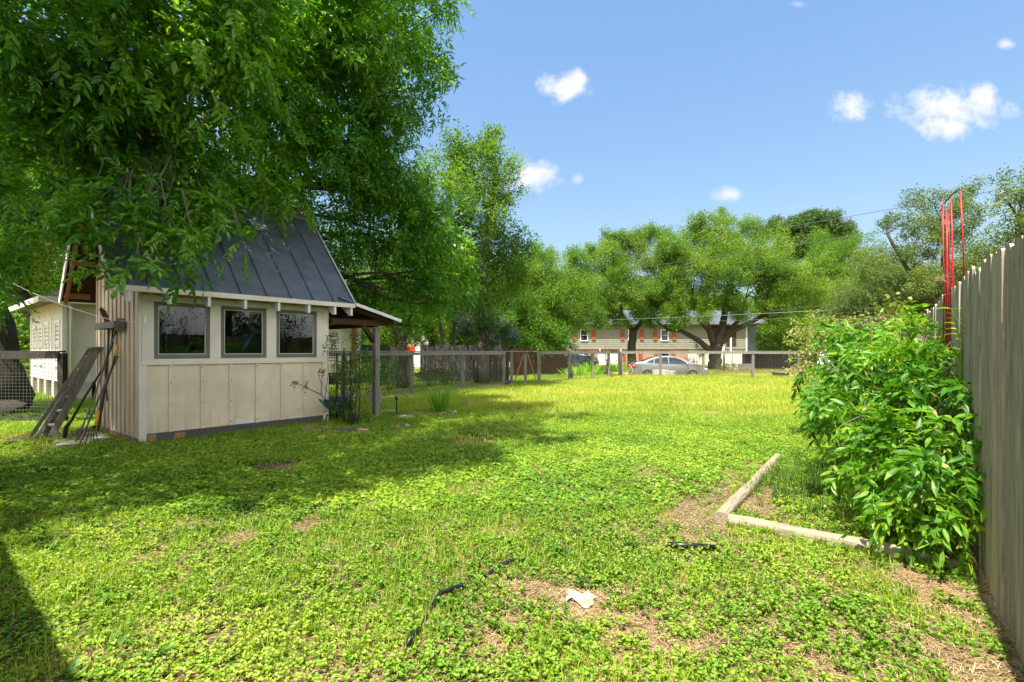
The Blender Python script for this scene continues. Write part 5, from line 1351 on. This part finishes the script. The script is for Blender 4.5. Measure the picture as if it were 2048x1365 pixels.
# small forked tree behind the wire fence
s1_ = (-3.95, 17.9, 0)
tree('small_tree', 'small dark forked tree standing just behind the garden fence', 'tree', s1_, [stems_from([s1_, (-3.9, 17.9, .9), (-3.9, 17.9, 1.7)], .20, .15), stems_from([(-3.9, 17.9, 1.6), (-4.3, 17.8, 2.4), (-4.8, 17.6, 3.4)], .1, .05), stems_from([(-3.9, 17.9, 1.6), (-3.6, 17.9, 2.6), (-3.3, 17.6, 3.6)], .1, .05)],
     [B_(770, 570, 17.5, .9), B_(830, 560, 17.5, 1.0), B_(800, 610, 17.5, .5), B_(740, 600, 17.8, .5), B_(860, 610, 17.6, .6), B_(880, 560, 18, .7), (-4.5, 18.8, 5, 1.3), (-2.8, 19, 5.2, 1.2), (-6.3, 18.8, 5, 1.3), (-1.9, 18.6, 4.7, .8), (-3.5, 17.6, 6.0, 1.2)], T_small, 42, 'elm', seed=12, limb_r=.03)
for i, (px, Y) in enumerate(((880, 23.5), (903, 24.5))):
    b0 = ((px - 1024) / 1000 * Y, Y, 0)
    tree('thin_tree', ('slender tree behind the grey planks, left one of a pair', 'slender tree behind the grey planks, right one of a pair')[i], 'tree', b0, [stems_from([b0, (b0[0] + .1, Y, 2), (b0[0] - .3 + .5 * i, Y, 4.5)], .14, .06)],
         [B_(px - 30, 600, Y, .9), B_(px + 20, 570, Y, 1.2), B_(px - 20, 540, Y, 1.2), B_(px + 10, 625, Y, .5)], T_mid, 34, 'elm', seed=14 + i, limb_r=.03, scale=(.6, .9))
# chaste tree with flower spikes
vb = [B_(950, 655, 20.4, .62), B_(925, 660, 20.2, .5), B_(985, 650, 20.4, .65), B_(1010, 665, 20.4, .5), B_(960, 630, 20.6, .5), B_(1030, 680, 20.4, .3), B_(915, 640, 20.4, .35), B_(985, 685, 20.2, .4)]
vx = shrub('chaste_tree', 'dark bluish shrub with pale purple flower spikes over the gate fence', 'shrub', (-1.4, 20.6, 0), vb, T_small, 190, 'vitex', 71, 5)
r = np.random.RandomState(3); n = 190; bi = r.randint(0, len(vb), n); c = np.array([vb[i][:3] for i in bi]); rd = np.array([vb[i][3] for i in bi])
d = norm(r.normal(0, 1, (n, 3)) + np.array((.35, -.5, .6))); O = c + d * rd[:, None] * .95; F = d * .5 + np.array((0, 0, .9)) + r.normal(0, .2, (n, 3))
tv = np.array([(0, -.5, 0), (0, .5, 0), (1, .12, 0), (1, -.12, 0), (0, 0, -.5), (0, 0, .5), (1, 0, .12), (1, 0, -.12)]) * np.array([1, .16, .16])
V, Fc = inst(tv, np.array([(0, 1, 2, 3), (4, 5, 6, 7)]), O, F, r.normal(0, 1, (n, 3)), r.uniform(.16, .28, n)); quadmesh('flower_spikes', V - np.array((-1.4, 20.6, 0)), Fc, r.rand(len(Fc)), M['purple'], vx)

# mid background

def bgtree(name, label, base, rad, blobs, temps, per, leaf, seed, hh=3.5, cat='tree', bark='bark', stems=None, **kw):
    b = Vector(base); st = stems or [stems_from([b, b + Vector((.1, 0, hh * .5)), b + Vector((0, 0, hh))], rad, rad * .6)]
    return tree(name, label, cat, base, st, blobs, temps, per, leaf, bark, seed=seed, limb_r=rad * .28, **kw)
bgtree('broadleaf_tree', 'bright green rounded tree filling the middle beyond the gate', (2.0, 31, 0), .25,
       [B_(1075, 530, 31, 1.5), B_(1120, 545, 31, 1.4), B_(1060, 590, 30, 1.5), B_(1110, 610, 30, 1.4), B_(1150, 590, 31, 1.1), B_(1075, 650, 29, 1.2), B_(1115, 670, 29, .9), B_(1090, 700, 28.6, .6), B_(1040, 640, 29, 1.0), B_(1085, 510, 32, .9), B_(1135, 640, 30, .8), B_(1040, 560, 31, 1.2), B_(1155, 530, 32, 1.0), B_(1170, 570, 32, 1.0), B_(1175, 615, 31, .9), B_(1000, 610, 29, 1.2), B_(1020, 690, 28, .8), B_(1060, 690, 28, .8)], T_mid, 34, 'elm', 81, loose=.35, scale=(.6, 1.0), dens=3.0)
bgtree('broadleaf_tree', 'small leafy tree before the left end of the townhouse', (P(1128, 703, 34).x, 34, 0), .14, [B_(1120, 690, 33.5, .9), B_(1105, 715, 33, .6), B_(1145, 630, 34, .9), B_(1160, 600, 35, 1.0), B_(1125, 655, 34, .9)], T_mid, 34, 'elm', 82)
o1 = (P(1264, 703, 38).x, 38, 0); x1 = o1[0]
bgtree('live_oak', 'oak with straight trunk standing before the townhouse left of the silver car', o1, .34,
       [B_(1200, 520, 38, 1.4), B_(1225, 575, 37.5, 1.5), B_(1180, 590, 38, 1.2), B_(1265, 585, 37, 1.5), B_(1305, 595, 37.5, 1.3), B_(1185, 505, 39, .8), B_(1270, 500, 39, 1.4), B_(1295, 470, 39, .9), B_(1250, 480, 39.5, 1.0), B_(1215, 500, 39, .8), B_(1220, 620, 37.5, 1.0), B_(1280, 625, 37.3, .8), B_(1240, 545, 38, 1.4), B_(1310, 540, 38.5, 1.2), B_(1190, 625, 37.5, .7), B_(1195, 640, 37.5, .6), B_(1240, 640, 37.2, .6), B_(1325, 615, 37.2, .8), B_(1215, 648, 37.2, .55), B_(1300, 645, 37, .5), B_(1160, 648, 37.5, .7), B_(1335, 560, 38, 1.2), B_(1330, 520, 39, 1.1), B_(1170, 550, 38.5, .9), B_(1225, 470, 39, .8), B_(1320, 475, 39, .8)], T_far, 26, 'oak', 83,
       stems=[stems_from([Vector(o1), Vector((x1, 38, 2.0)), Vector((x1 + .1, 38, 3.0))], .36, .28), stems_from([Vector((x1 + .1, 38, 2.8)), Vector((x1 + 1.0, 38, 3.9)), Vector((x1 + 1.6, 38, 5.5))], .2, .1), stems_from([Vector((x1 + .1, 38, 2.8)), Vector((x1 - .8, 38, 4.2)), Vector((x1 - 1, 38, 6.5))], .2, .1)], scale=(.4, .8), crs=(.12, .42), loose=.38, dens=2.7)
o2 = P(1430, 703, 36); o2 = (o2.x, 36, 0)
def O2(px, py, Y=36): return P(px, py, Y)
bgtree('live_oak', 'spreading oak with many dark curving limbs right of the silver car', o2, .5,
       [B_(1360, 500, 36, 1.7), B_(1420, 470, 36.5, 1.5), B_(1390, 550, 35.5, 1.8), B_(1450, 545, 35, 1.9), B_(1510, 540, 35.5, 1.8), B_(1570, 560, 36, 1.7), B_(1340, 580, 35.5, 1.3), B_(1620, 575, 36, 1.4), B_(1540, 600, 35, 1.2), B_(1470, 600, 34.5, 1.1), B_(1400, 610, 35, .9), B_(1350, 625, 35, .7), B_(1600, 620, 35.5, .8), B_(1480, 490, 37, 1.5), B_(1550, 500, 37, 1.5), B_(1440, 440, 38, .8), B_(1400, 460, 37, 1.0), B_(1345, 500, 37, 1.2), B_(1650, 540, 37, 1.3), B_(1330, 635, 34.8, .7), B_(1352, 648, 34.6, .45), B_(1540, 655, 35, .6), B_(1365, 622, 34.8, .7), B_(1410, 632, 34.6, .6), B_(1290, 628, 36.6, .7), B_(1480, 625, 34.6, .7), B_(1560, 640, 35, .8), B_(1380, 640, 34.8, .5), B_(1660, 590, 37, 1.3), B_(1500, 455, 38, 1.0), B_(1430, 520, 36, 1.6), B_(1540, 560, 35, 1.5)], T_far, 26, 'oak', 84,
       stems=[([Vector(o2), O2(1430, 715), O2(1432, 690)], [0.51, 0.422, 0.408]), ([O2(1425, 705), O2(1395, 680), O2(1362, 662), O2(1336, 660), O2(1310, 640)], [0.231, 0.184, 0.15, 0.109, 0.068]), ([O2(1428, 690), O2(1418, 660), O2(1408, 635), O2(1385, 600)], [0.245, 0.204, 0.177, 0.102]), ([O2(1432, 690), O2(1445, 655), O2(1450, 620), O2(1455, 570)], [0.306, 0.258, 0.204, 0.109]), ([O2(1438, 690), O2(1466, 662), O2(1495, 648), O2(1540, 625), O2(1570, 600)], [0.272, 0.218, 0.17, 0.136, 0.0816]), ([O2(1420, 665), O2(1395, 640), O2(1370, 630)], [0.136, 0.102, 0.068]), ([O2(1448, 672), O2(1478, 640), O2(1490, 600)], [0.19, 0.136, 0.0816])], scale=(.4, .8), crs=(.12, .42), loose=.38, dens=2.7)
bgtree('pine_tree', 'dark domed pine crown rising behind the oaks', (P(1620, 703, 58).x, 58, 0), .45,
       [B_(1620, 450, 58, 2.6, .6), B_(1560, 462, 58, 2.0, .6), B_(1670, 470, 58, 2.2, .6), B_(1600, 490, 58, 2.4, .7), B_(1660, 500, 58, 2.2, .7), B_(1640, 440, 58, 1.6, .6)], [clump(14, .5, .4, .06, 91), clump(14, .5, .4, .06, 92)], 20, 'pine', 85, hh=11)
bgtree('broadleaf_tree', 'bright green tree right of the spreading oak', (P(1680, 703, 42).x, 42, 0), .3,
       [B_(1640, 530, 42, 2.0), B_(1700, 520, 42, 2.0), B_(1680, 580, 41, 2.1), B_(1620, 600, 41, 1.6), B_(1730, 570, 42, 1.8), B_(1590, 650, 40, 1.3), B_(1640, 640, 40, 1.5), B_(1560, 670, 39, .9), B_(1700, 640, 40, 1.6), B_(1600, 700, 39, .9), B_(1545, 700, 38.5, .7), B_(1660, 495, 43, 1.4)], T_far, 25, 'elm', 86, scale=(.4, .8), crs=(.12, .42), loose=.38, dens=2.7)
bgtree('willow_tree', 'grey green fine leaved tree behind the right fence, lower one', (P(1790, 703, 22).x, 22, 0), .22,
       [B_(1720, 580, 22, 1.0), B_(1770, 560, 22, 1.1), B_(1820, 570, 21.5, 1.0), B_(1860, 560, 21.5, 1.0), B_(1740, 620, 21.5, .9), B_(1800, 620, 21.5, .9), B_(1850, 620, 21, .9), B_(1750, 520, 22.5, .6), B_(1695, 610, 22, .7), B_(1880, 600, 20, .8), B_(1790, 530, 22.5, .7), B_(1680, 640, 23, .7), B_(1720, 640, 22, .7)], T_willow, 90, 'olive', 87, scale=(.8, 1.2), grow=1.3, loose=.3)
el2 = (P(1880, 703, 19).x, 19, 0)
tree('elm_tree', 'airy small leaved elm behind the red trellis', 'tree', el2, [stems_from([el2, (el2[0], 19, 3), (el2[0] + .1, 18.8, 5.6)], .2, .1), stems_from([(el2[0], 19, 3), (el2[0] - 1.2, 19, 4.4), (el2[0] - 2, 19, 5.8)], .1, .05)],
     [B_(1860, 400, 19, .6), B_(1920, 400, 18.5, .65), B_(1810, 450, 19, .55), B_(1870, 460, 18.5, .8), B_(1935, 460, 18, .9), B_(1800, 505, 19, .5), B_(1850, 520, 18.5, .6), B_(1930, 520, 17.5, .9), B_(1895, 560, 17.5, .8), B_(1960, 430, 17.5, .4), B_(1775, 445, 19.5, .3), B_(1970, 520, 16.5, .7)], T_small, 62, 'olive', 'bark', seed=88, limb_r=.03, twigs=5, shell=.3, grow=1.25)
el3 = (P(2040, 703, 14).x, 14, 0)
tree('elm_tree', 'elm crown rising over the fence at the right edge', 'tree', el3, [stems_from([el3, (el3[0], 14, 3), (el3[0], 14, 5)], .2, .1)],
     [B_(2040, 400, 14, .65), B_(2060, 460, 13.5, .7), B_(2000, 470, 14, .4), B_(2080, 370, 14, .8), B_(2010, 540, 13.5, .5), B_(2005, 395, 14, .22)], T_small, 52, 'olive', seed=89, limb_r=.04, shell=.3)
for i, (px, Y, lab) in enumerate(((1522, 37, 'leafy sapling against the right end of the townhouse'), (1450, 34.5, 'low bush at the foot of the spreading oak'), (1262, 33, 'flowering bush at the foot of the straight oak'), (1395, 36.5, 'shrub growing before the garage wall'))):
    x = (px - 1024) / 1000 * Y; r_ = (1.0, .5, .55, .7)[i]; z = (2.3, .5, .6, 1.9)[i]
    shrub('yard_shrub', lab, 'shrub', (x, Y, 0), [(x, Y, z, r_), (x + .4, Y, z * .6, r_ * .8), (x - .4, Y, z * .4, r_ * .7)], T_mid, 32, 'dimshrub', 95 + i, 4, scale=(.5, .8))
for i, (px, Y) in enumerate(((1217, 25.5), (1143, 23.6))):
    x = (px - 1024) / 1000 * Y
    b = MB(); rr = random.Random(i)
    for k in range(5): b.tube(curve_pts((0, 0, 0), (rr.uniform(-.25, .1), rr.uniform(-.2, .2), 1.5 + .2 * rr.random()), 5, 0, .06, k), [.022, .02, .018, .015, .01, .006], 5)
    o = empty('dry_shrub', (x, Y, 0), 0, ('brown dead climbing stems on the fence left of the car', 'brown dead stems on the fence before the dark suv')[i], 'dead plant')
    b.build('stems', M['rust'], o, True)
    V, Fc, Rn = crown_arrays([(-.1, 0, 1.3, .3), (0, 0, .8, .22), (-.05, 0, .4, .2)], [clump(6, .06, .06, .03, 60 + i)], 80, 61 + i); quadmesh('leaves', V, Fc, Rn, M['drybush'], o)
# trees added out of view beyond the right fence, to darken shed window reflections
for i, (x, y) in enumerate(((9.0, -1.5), (12.5, 2.5), (7.5, -6.0), (13.0, -4.5))):
    tree('reflection_tree', ('unseen round dense tree added beyond the right fence beside the viewer', 'unseen tall tree added beyond the right fence', 'unseen tree added behind the viewer by the fence', 'unseen far tree added behind the viewer')[i], 'tree', (x, y, 0), [stems_from([(x, y, 0), (x, y, 2), (x, y, 4)], .22, .12)],
         [(x + 1.6 * math.cos(k * 1.1) , y + 1.6 * math.sin(k * 1.1), 1.4 + .9 * k, 1.7) for k in range(8)], T_mid, 22, 'elm', seed=120 + i, grow=1.0, dens=1.3)
for i, (px, Y, lab) in enumerate(((760, 26, 'leafy tree behind the left grey planks'), (860, 29, 'leafy tree far behind the orange cloth gap'), (960, 27, 'leafy dark tree behind the chaste shrub'), (1035, 33, 'pale green tree behind the wooden gate'))):
    x = (px - 1024) / 1000 * Y
    tree('background_tree', lab, 'tree', (x, Y, 0), [stems_from([(x, Y, 0), (x + .1, Y, 2), (x, Y, 4)], .2, .1)],
         [B_(px - 40, 640, Y, 1.2), B_(px + 40, 640, Y, 1.2), B_(px, 590, Y, 1.4), B_(px - 50, 590, Y + 1, 1.2), B_(px + 50, 590, Y + 1, 1.2), B_(px, 670, Y, .9)] + ([B_(px, 540, Y, 1.2)] if i != 3 else [B_(px, 540, Y, 1.0)]), T_mid, 26, 'elm', seed=140 + i, scale=(.7, 1.1))
# continuous wood far away behind everything
far = []; rr = random.Random(77)
for k in range(64):
    a = -1.25 + 2.5 * k / 63; Y = 74 + rr.uniform(-8, 8); x = a * Y; h = rr.uniform(8.5, 11.5)
    far.append((x, Y, h * .45, h * .62, 1.0))
V, Fc, Rn = crown_arrays(far, [clump(10, 1.0, .6, .4, 71), clump(10, 1.0, .6, .4, 72)], 6, 99); tag(quadmesh('distant_wood', V, Fc, Rn, M['oak']), 'continuous far belt of trees', 'woodland', None, 'stuff')

# ------------------------------------------------------------------ lawn
BARE = [(940, 880, .55, .9), (975, 868, .4, .8), (560, 936, .35, .8), (1050, 822, .9, .8), (1100, 822, .5, .6), (1000, 1066, .22, .85), (480, 1080, .16, .9), (610, 1058, .2, .8), (1160, 1205, .18, .7), (1250, 1215, .2, .45), (1340, 1075, .3, .7), (1400, 1040, .36, 1.0), (1480, 1000, .4, 1.0), (1500, 975, .42, 1.0), (1545, 950, .4, .8), (1380, 1010, .3, .6), (1480, 960, .5, .7), (1340, 960, .5, .5),
        (1290, 945, .6, .6), (1140, 915, .5, .55), (930, 985, .3, .6), (510, 985, .25, .7), (1610, 1080, .3, .3), (1930, 1240, .2, .55), (1970, 1330, .25, .6), (1840, 1300, .2, .35), (1700, 1330, .15, .4), (1300, 1280, .3, .5), (40, 880, .8, .8), (90, 900, .6, .6), (1500, 1090, .3, .5), (1425, 1075, .2, .9), (1560, 1075, .2, .7), (1440, 1020, .22, .95), (1520, 935, .25, .9), (740, 1010, .12, .8), (400, 1045, .12, .7), (1060, 945, .2, .7), (1180, 1010, .14, .7), (660, 1090, .10, .7), (900, 1060, .10, .6), (300, 1110, .1, .6), (1050, 1180, .25, .6), (1380, 1260, .35, .45), (1850, 1180, .35, .5), (700, 1130, .15, .5), (330, 1180, .14, .6)]
BW = [(G(a, b), r_, s_) for a, b, r_, s_ in BARE]
def barefield(x, y):
    f = np.zeros_like(x)
    for g_, r_, s_ in BW:
        d2 = ((x - g_.x) ** 2 + ((y - g_.y) * .8) ** 2) / (r_ * r_)
        f = np.maximum(f, s_ * np.exp(-d2 * 1.1))
    return f
def localxy(x, y):
    dx, dy = x - SC.x, y - SC.y
    return dx * AX.x + dy * AX.y, -(dx * NX.x + dy * NX.y)
BB = G(1700, 1000)
def allowed(x, y):
    ok = ((x - F0.x) * FN.x + (y - F0.y) * FN.y) > .04
    s, d = localxy(x, y)
    ok &= ~((s > -.06) & (s < SLn + .03) & (d > -.02) & (d < SDp + .05))
    dx, dy = x - hc.x, y - hc.y; s2 = dx * AX.x + dy * AX.y; d2 = -(dx * NX.x + dy * NX.y)
    ok &= ~((s2 < .05) & (d2 > -.05) & (d2 < 9.2))
    dx, dy = x - HA.x, y - HA.y; s3 = dx * AX.x + dy * AX.y; d3 = -(dx * NX.x + dy * NX.y)
    ok &= ~((s3 > 0) & (s3 < HL) & (d3 > 0) & (d3 < HW))
    return ok
def gz(x, y):
    z = .012 * np.sin(x * 1.7 + y) * np.cos(y * 1.3 - x * .4) * ((y > 0) & (y < 25) & (abs(x) < 30))
    st = lambda a, b, v: np.clip((v - a) / (b - a), 0, 1) ** 2 * (3 - 2 * np.clip((v - a) / (b - a), 0, 1))
    return z - .42 * st(27, 29, y) * (1 - st(33.5, 37, y)) * st(4.2, 6.5, x) * (1 - st(12.2, 14, x))
def sample(n, y0, y1, r, power=1.0, xl=1.14, xm=1.0):
    # density falls with distance like the apparent size does
    y = (y0 ** (2 - power) + r.rand(n) * (y1 ** (2 - power) - y0 ** (2 - power))) ** (1 / (2 - power)) if power != 2 else y0 * (y1 / y0) ** r.rand(n)
    x = (r.rand(n) * 2 - 1) * (xl * y + xm)
    return x, y
def rosette(n, spread, L, w, seed, fine):
    r = np.random.RandomState(seed); parts = []
    for i in range(n):
        a = r.uniform(0, 6.283); d = r.uniform(0, spread)
        tv, tf = (leaf3 if fine else leaf1)(L * r.uniform(.7, 1.25), w * r.uniform(.8, 1.2), w * .12)
        parts.append((tv, tf, (d * math.cos(a), d * math.sin(a), r.uniform(.006, .055)), (math.cos(a + r.normal(0, .8)), math.sin(a + r.normal(0, .8)), r.uniform(-.35, .5)), (r.normal(0, .35), r.normal(0, .35), 1)))
    return joint(parts)
def bladetuft(n, spread, h, w, seed, seg=2):
    r = np.random.RandomState(seed); parts = []
    tv = np.array([(0, -.5, 0), (0, .5, 0), (.55, .38, .04), (.55, -.38, .04), (1, .04, -.10), (1, -.04, -.10)]); tf = np.array([(0, 1, 2, 3), (3, 2, 4, 5)])
    if seg == 1: tv = np.array([(0, -.5, 0), (0, .5, 0), (1, .06, 0), (1, -.06, 0)]); tf = np.array([(0, 1, 2, 3)])
    for i in range(n):
        hh = h * r.uniform(.5, 1.2); a = r.uniform(0, 6.283); ln = r.uniform(.05, .75)
        parts.append((tv * np.array([hh, w, hh]), tf, (r.normal(0, spread), r.normal(0, spread), 0), (ln * math.cos(a), ln * math.sin(a), 1), (-math.cos(a), -math.sin(a), .1)))
    return joint(parts)
def scatter_ground(name, label, temps, x, y, S, mat, tone, r, sink=0, flat=False):
    n = len(x); O = np.stack([x, y, gz(x, y) - sink], 1); a = r.uniform(0, 6.283, n)
    F = np.stack([np.cos(a), np.sin(a), np.zeros(n)], 1); U = np.tile((0., 0., 1.), (n, 1)) + r.normal(0, .12, (n, 3))
    ti = r.randint(0, len(temps), n); Vs = []; Fs = []; Rn = []; nv = 0
    for t, (tv, tf) in enumerate(temps):
        m_ = ti == t; v, q = inst(tv, tf, O[m_], F[m_], U[m_], S[m_]); Vs.append(v); Fs.append(q + nv); nv += len(v)
        Rn.append(np.clip(np.repeat(tone[m_], len(tf)) + r.normal(0, .15, m_.sum() * len(tf)), 0, 1))
    return tag(quadmesh(name, np.concatenate(Vs), np.concatenate(Fs), np.concatenate(Rn), M[mat]), label, None, None, 'stuff')
r = np.random.RandomState(101)
def grassiness(x, y):   # 0 clover, 1 grass; grass takes over with distance and in drifts
    n_ = vnoise(x, y, 1.1, 5) * .6 + vnoise(x, y, .35, 6) * .4
    return np.clip((y - 7.5) / 4, 0, 1) * .75 + n_ * .55
# clover and small weeds, near part of the lawn
x, y = sample(72000, 1.2, 10.5, r, .6)
cov = vnoise(x, y, .07, 1) * .35 + vnoise(x, y, .22, 4) * .3 + vnoise(x, y, .6, 2) * .2 + vnoise(x, y, 1.6, 3) * .15
rightdry = .30 * np.clip((x * .62 - y * .25 + .1) / 1.2, 0, 1) * (y < 4.2)
keep = allowed(x, y) & (cov > .20 + .62 * barefield(x, y) + .17 * rightdry + .06 * (y < 3) * (x > .2)) & (r.rand(len(x)) > grassiness(x, y) * .55)
x, y = x[keep], y[keep]; tone = .12 + .45 * vnoise(x, y, .7, 8) + .35 * vnoise(x, y, .13, 9) + .12 * (y < 2.6)
near = y < 4.2
scatter_ground('clover', 'bright clover and small weeds covering the near lawn', [rosette(8, .045, .024, .0145, s, True) for s in (1, 2, 3)], x[near], y[near], r.uniform(.75, 1.25, near.sum()), 'clover', tone[near], r)
scatter_ground('clover', 'clover patches in the middle of the lawn', [rosette(7, .07, .030, .022, s, False) for s in (4, 5, 6)], x[~near], y[~near], r.uniform(.9, 1.5, (~near).sum()), 'clover', tone[~near], r)
x, y = sample(2600, 1.3, 9, r, .8); keep = allowed(x, y) & (vnoise(x, y, .9, 51) > .55) & (barefield(x, y) < .4); x, y = x[keep], y[keep]
scatter_ground('weeds', 'broader leaved weeds growing singly in the lawn', [rosette(7, .02, .055, .020, s, True) for s in (7, 8)], x, y, r.uniform(.6, 1.2, len(x)), 'dimshrub', .4 + .5 * r.rand(len(x)), r)
# grass
x, y = sample(30000, 1.3, 9, r, .6)
gr = vnoise(x, y, .45, 11) * .6 + vnoise(x, y, 1.3, 12) * .4
keep = allowed(x, y) & (gr > .44 + .5 * barefield(x, y)); x, y = x[keep], y[keep]
scatter_ground('grass', 'tufts of thin grass among the clover', [bladetuft(9, .022, .075, .0045, s) for s in (1, 2, 3)], x, y, r.uniform(.6, 1.25, len(x)), 'grass', .25 + .5 * vnoise(x, y, .6, 13), r)
x, y = sample(150000, 6.0, 27.5, r, .75, 1.1, 1.0)
keep = allowed(x, y) & (r.rand(len(x)) < np.clip((y - 5.5) / 4, .25, 1)) & (r.rand(len(x)) > .85 * barefield(x, y)) & (vnoise(x, y, .5, 15) > .16)
x, y = x[keep], y[keep]
# beyond the garden fences turf is rougher; keep the lawn inside
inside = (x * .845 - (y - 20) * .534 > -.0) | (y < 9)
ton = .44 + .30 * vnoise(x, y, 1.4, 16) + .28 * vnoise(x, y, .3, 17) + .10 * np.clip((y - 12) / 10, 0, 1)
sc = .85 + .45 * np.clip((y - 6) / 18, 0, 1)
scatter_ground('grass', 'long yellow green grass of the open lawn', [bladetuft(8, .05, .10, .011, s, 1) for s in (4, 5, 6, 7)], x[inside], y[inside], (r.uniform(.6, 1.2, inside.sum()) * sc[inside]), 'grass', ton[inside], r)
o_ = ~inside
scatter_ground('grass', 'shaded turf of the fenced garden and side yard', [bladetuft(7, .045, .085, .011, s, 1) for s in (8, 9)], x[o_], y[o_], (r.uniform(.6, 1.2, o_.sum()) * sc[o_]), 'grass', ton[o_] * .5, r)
n = 26000; x = r.uniform(-3, 34, n); y = r.uniform(26.8, 46, n)
keep = ~((x > 12.4) & (y > 26.2) & (y < 29.8)) & (allowed(x, y)) & (vnoise(x, y, 1.2, 20) > .25); x, y = x[keep], y[keep]
scatter_ground('rough_grass', 'rough yellowing turf beyond the far fence', [bladetuft(7, .09, .13, .022, s, 1) for s in (10, 11)], x, y, r.uniform(.6, 1.2, len(x)), 'roughgrass', np.where(x > 11, .78, .3) + .2 * vnoise(x, y, 1, 21) - .1, r)
# straw and dry litter
x, y = sample(90000, 1.2, 7.5, r, .8)
keep = allowed(x, y) & (r.rand(len(x)) < .22 + 1.0 * barefield(x, y) + .6 * np.clip((x * .62 - y * .25 + .25) / 1.2, 0, 1) + .12 * (vnoise(x, y, .5, 33) > .6)); x, y = x[keep], y[keep]
st = []
for s in (1, 2, 3):
    q = np.random.RandomState(s); parts = []
    for i in range(6):
        tv, tf = leaf1(q.uniform(.02, .07), .0028, .001); a = q.uniform(0, 6.28); parts.append((tv, tf, (q.normal(0, .035), q.normal(0, .035), q.uniform(.003, .014)), (math.cos(a), math.sin(a), q.uniform(-.08, .2)), (0, 0, 1)))
    st.append(joint(parts))
scatter_ground('straw', 'dry straw and dead grass on the bare soil', st, x, y, r.uniform(.7, 1.3, len(x)), 'straw', r.rand(len(x)), r)
# taller weeds within the timber bed and along the shed
g1 = G(1560, 985); n = 420; x = r.normal(g1.x + .35, .42, n); y = r.normal(g1.y + .1, .55, n)
keep = allowed(x, y) & (((x - ga.x) * (gb.y - ga.y) - (y - ga.y) * (gb.x - ga.x)) > .08) & (((x - gc.x) * (gd.y - gc.y) - (y - gc.y) * (gd.x - gc.x)) < -.06); x, y = x[keep], y[keep]
scatter_ground('weeds', 'tall dark grass inside the timber bed', [bladetuft(12, .03, .20, .006, s) for s in (21, 22)], x, y, r.uniform(.6, 1.2, len(x)), 'dimshrub', .6 * r.rand(len(x)) + .3, r)
n = 500; s = r.uniform(-.3, 4.6, n); d = -r.uniform(.06, .30, n)
x = SC.x + AX.x * s - NX.x * d; y = SC.y + AX.y * s - NX.y * d
scatter_ground('weeds', 'longer grass along the foot of the shed', [bladetuft(10, .03, .12, .006, s_) for s_ in (23, 24)], x, y, r.uniform(.5, 1.2, n), 'grass', .25 * r.rand(n) + .1, r)
def along(a, b, n, w_, off=0):
    t = r.rand(n); dx, dy = b.x - a.x, b.y - a.y; L = math.hypot(dx, dy); d = off + r.normal(0, w_, n)
    return a.x + dx * t - dy / L * d, a.y + dy * t + dx / L * d
XX = []; YY = []
for (a, b, n, o1, o2) in ((ga, gb, 90, .085, -.085), (gc, gd, 120, .085, -.085)):
    for off in (o1, o2):
        x, y = along(a, b, n, .018, off); k_ = vnoise(x, y, .15, 41) > .42; XX.append(x[k_]); YY.append(y[k_])
x = np.concatenate(XX); y = np.concatenate(YY)
scatter_ground('grass', 'grass tufts growing against the timber edging', [bladetuft(8, .018, .085, .005, s_) for s_ in (31, 32)], x, y, r.uniform(.5, 1.2, len(x)), 'grass', .2 + .5 * r.rand(len(x)), r)
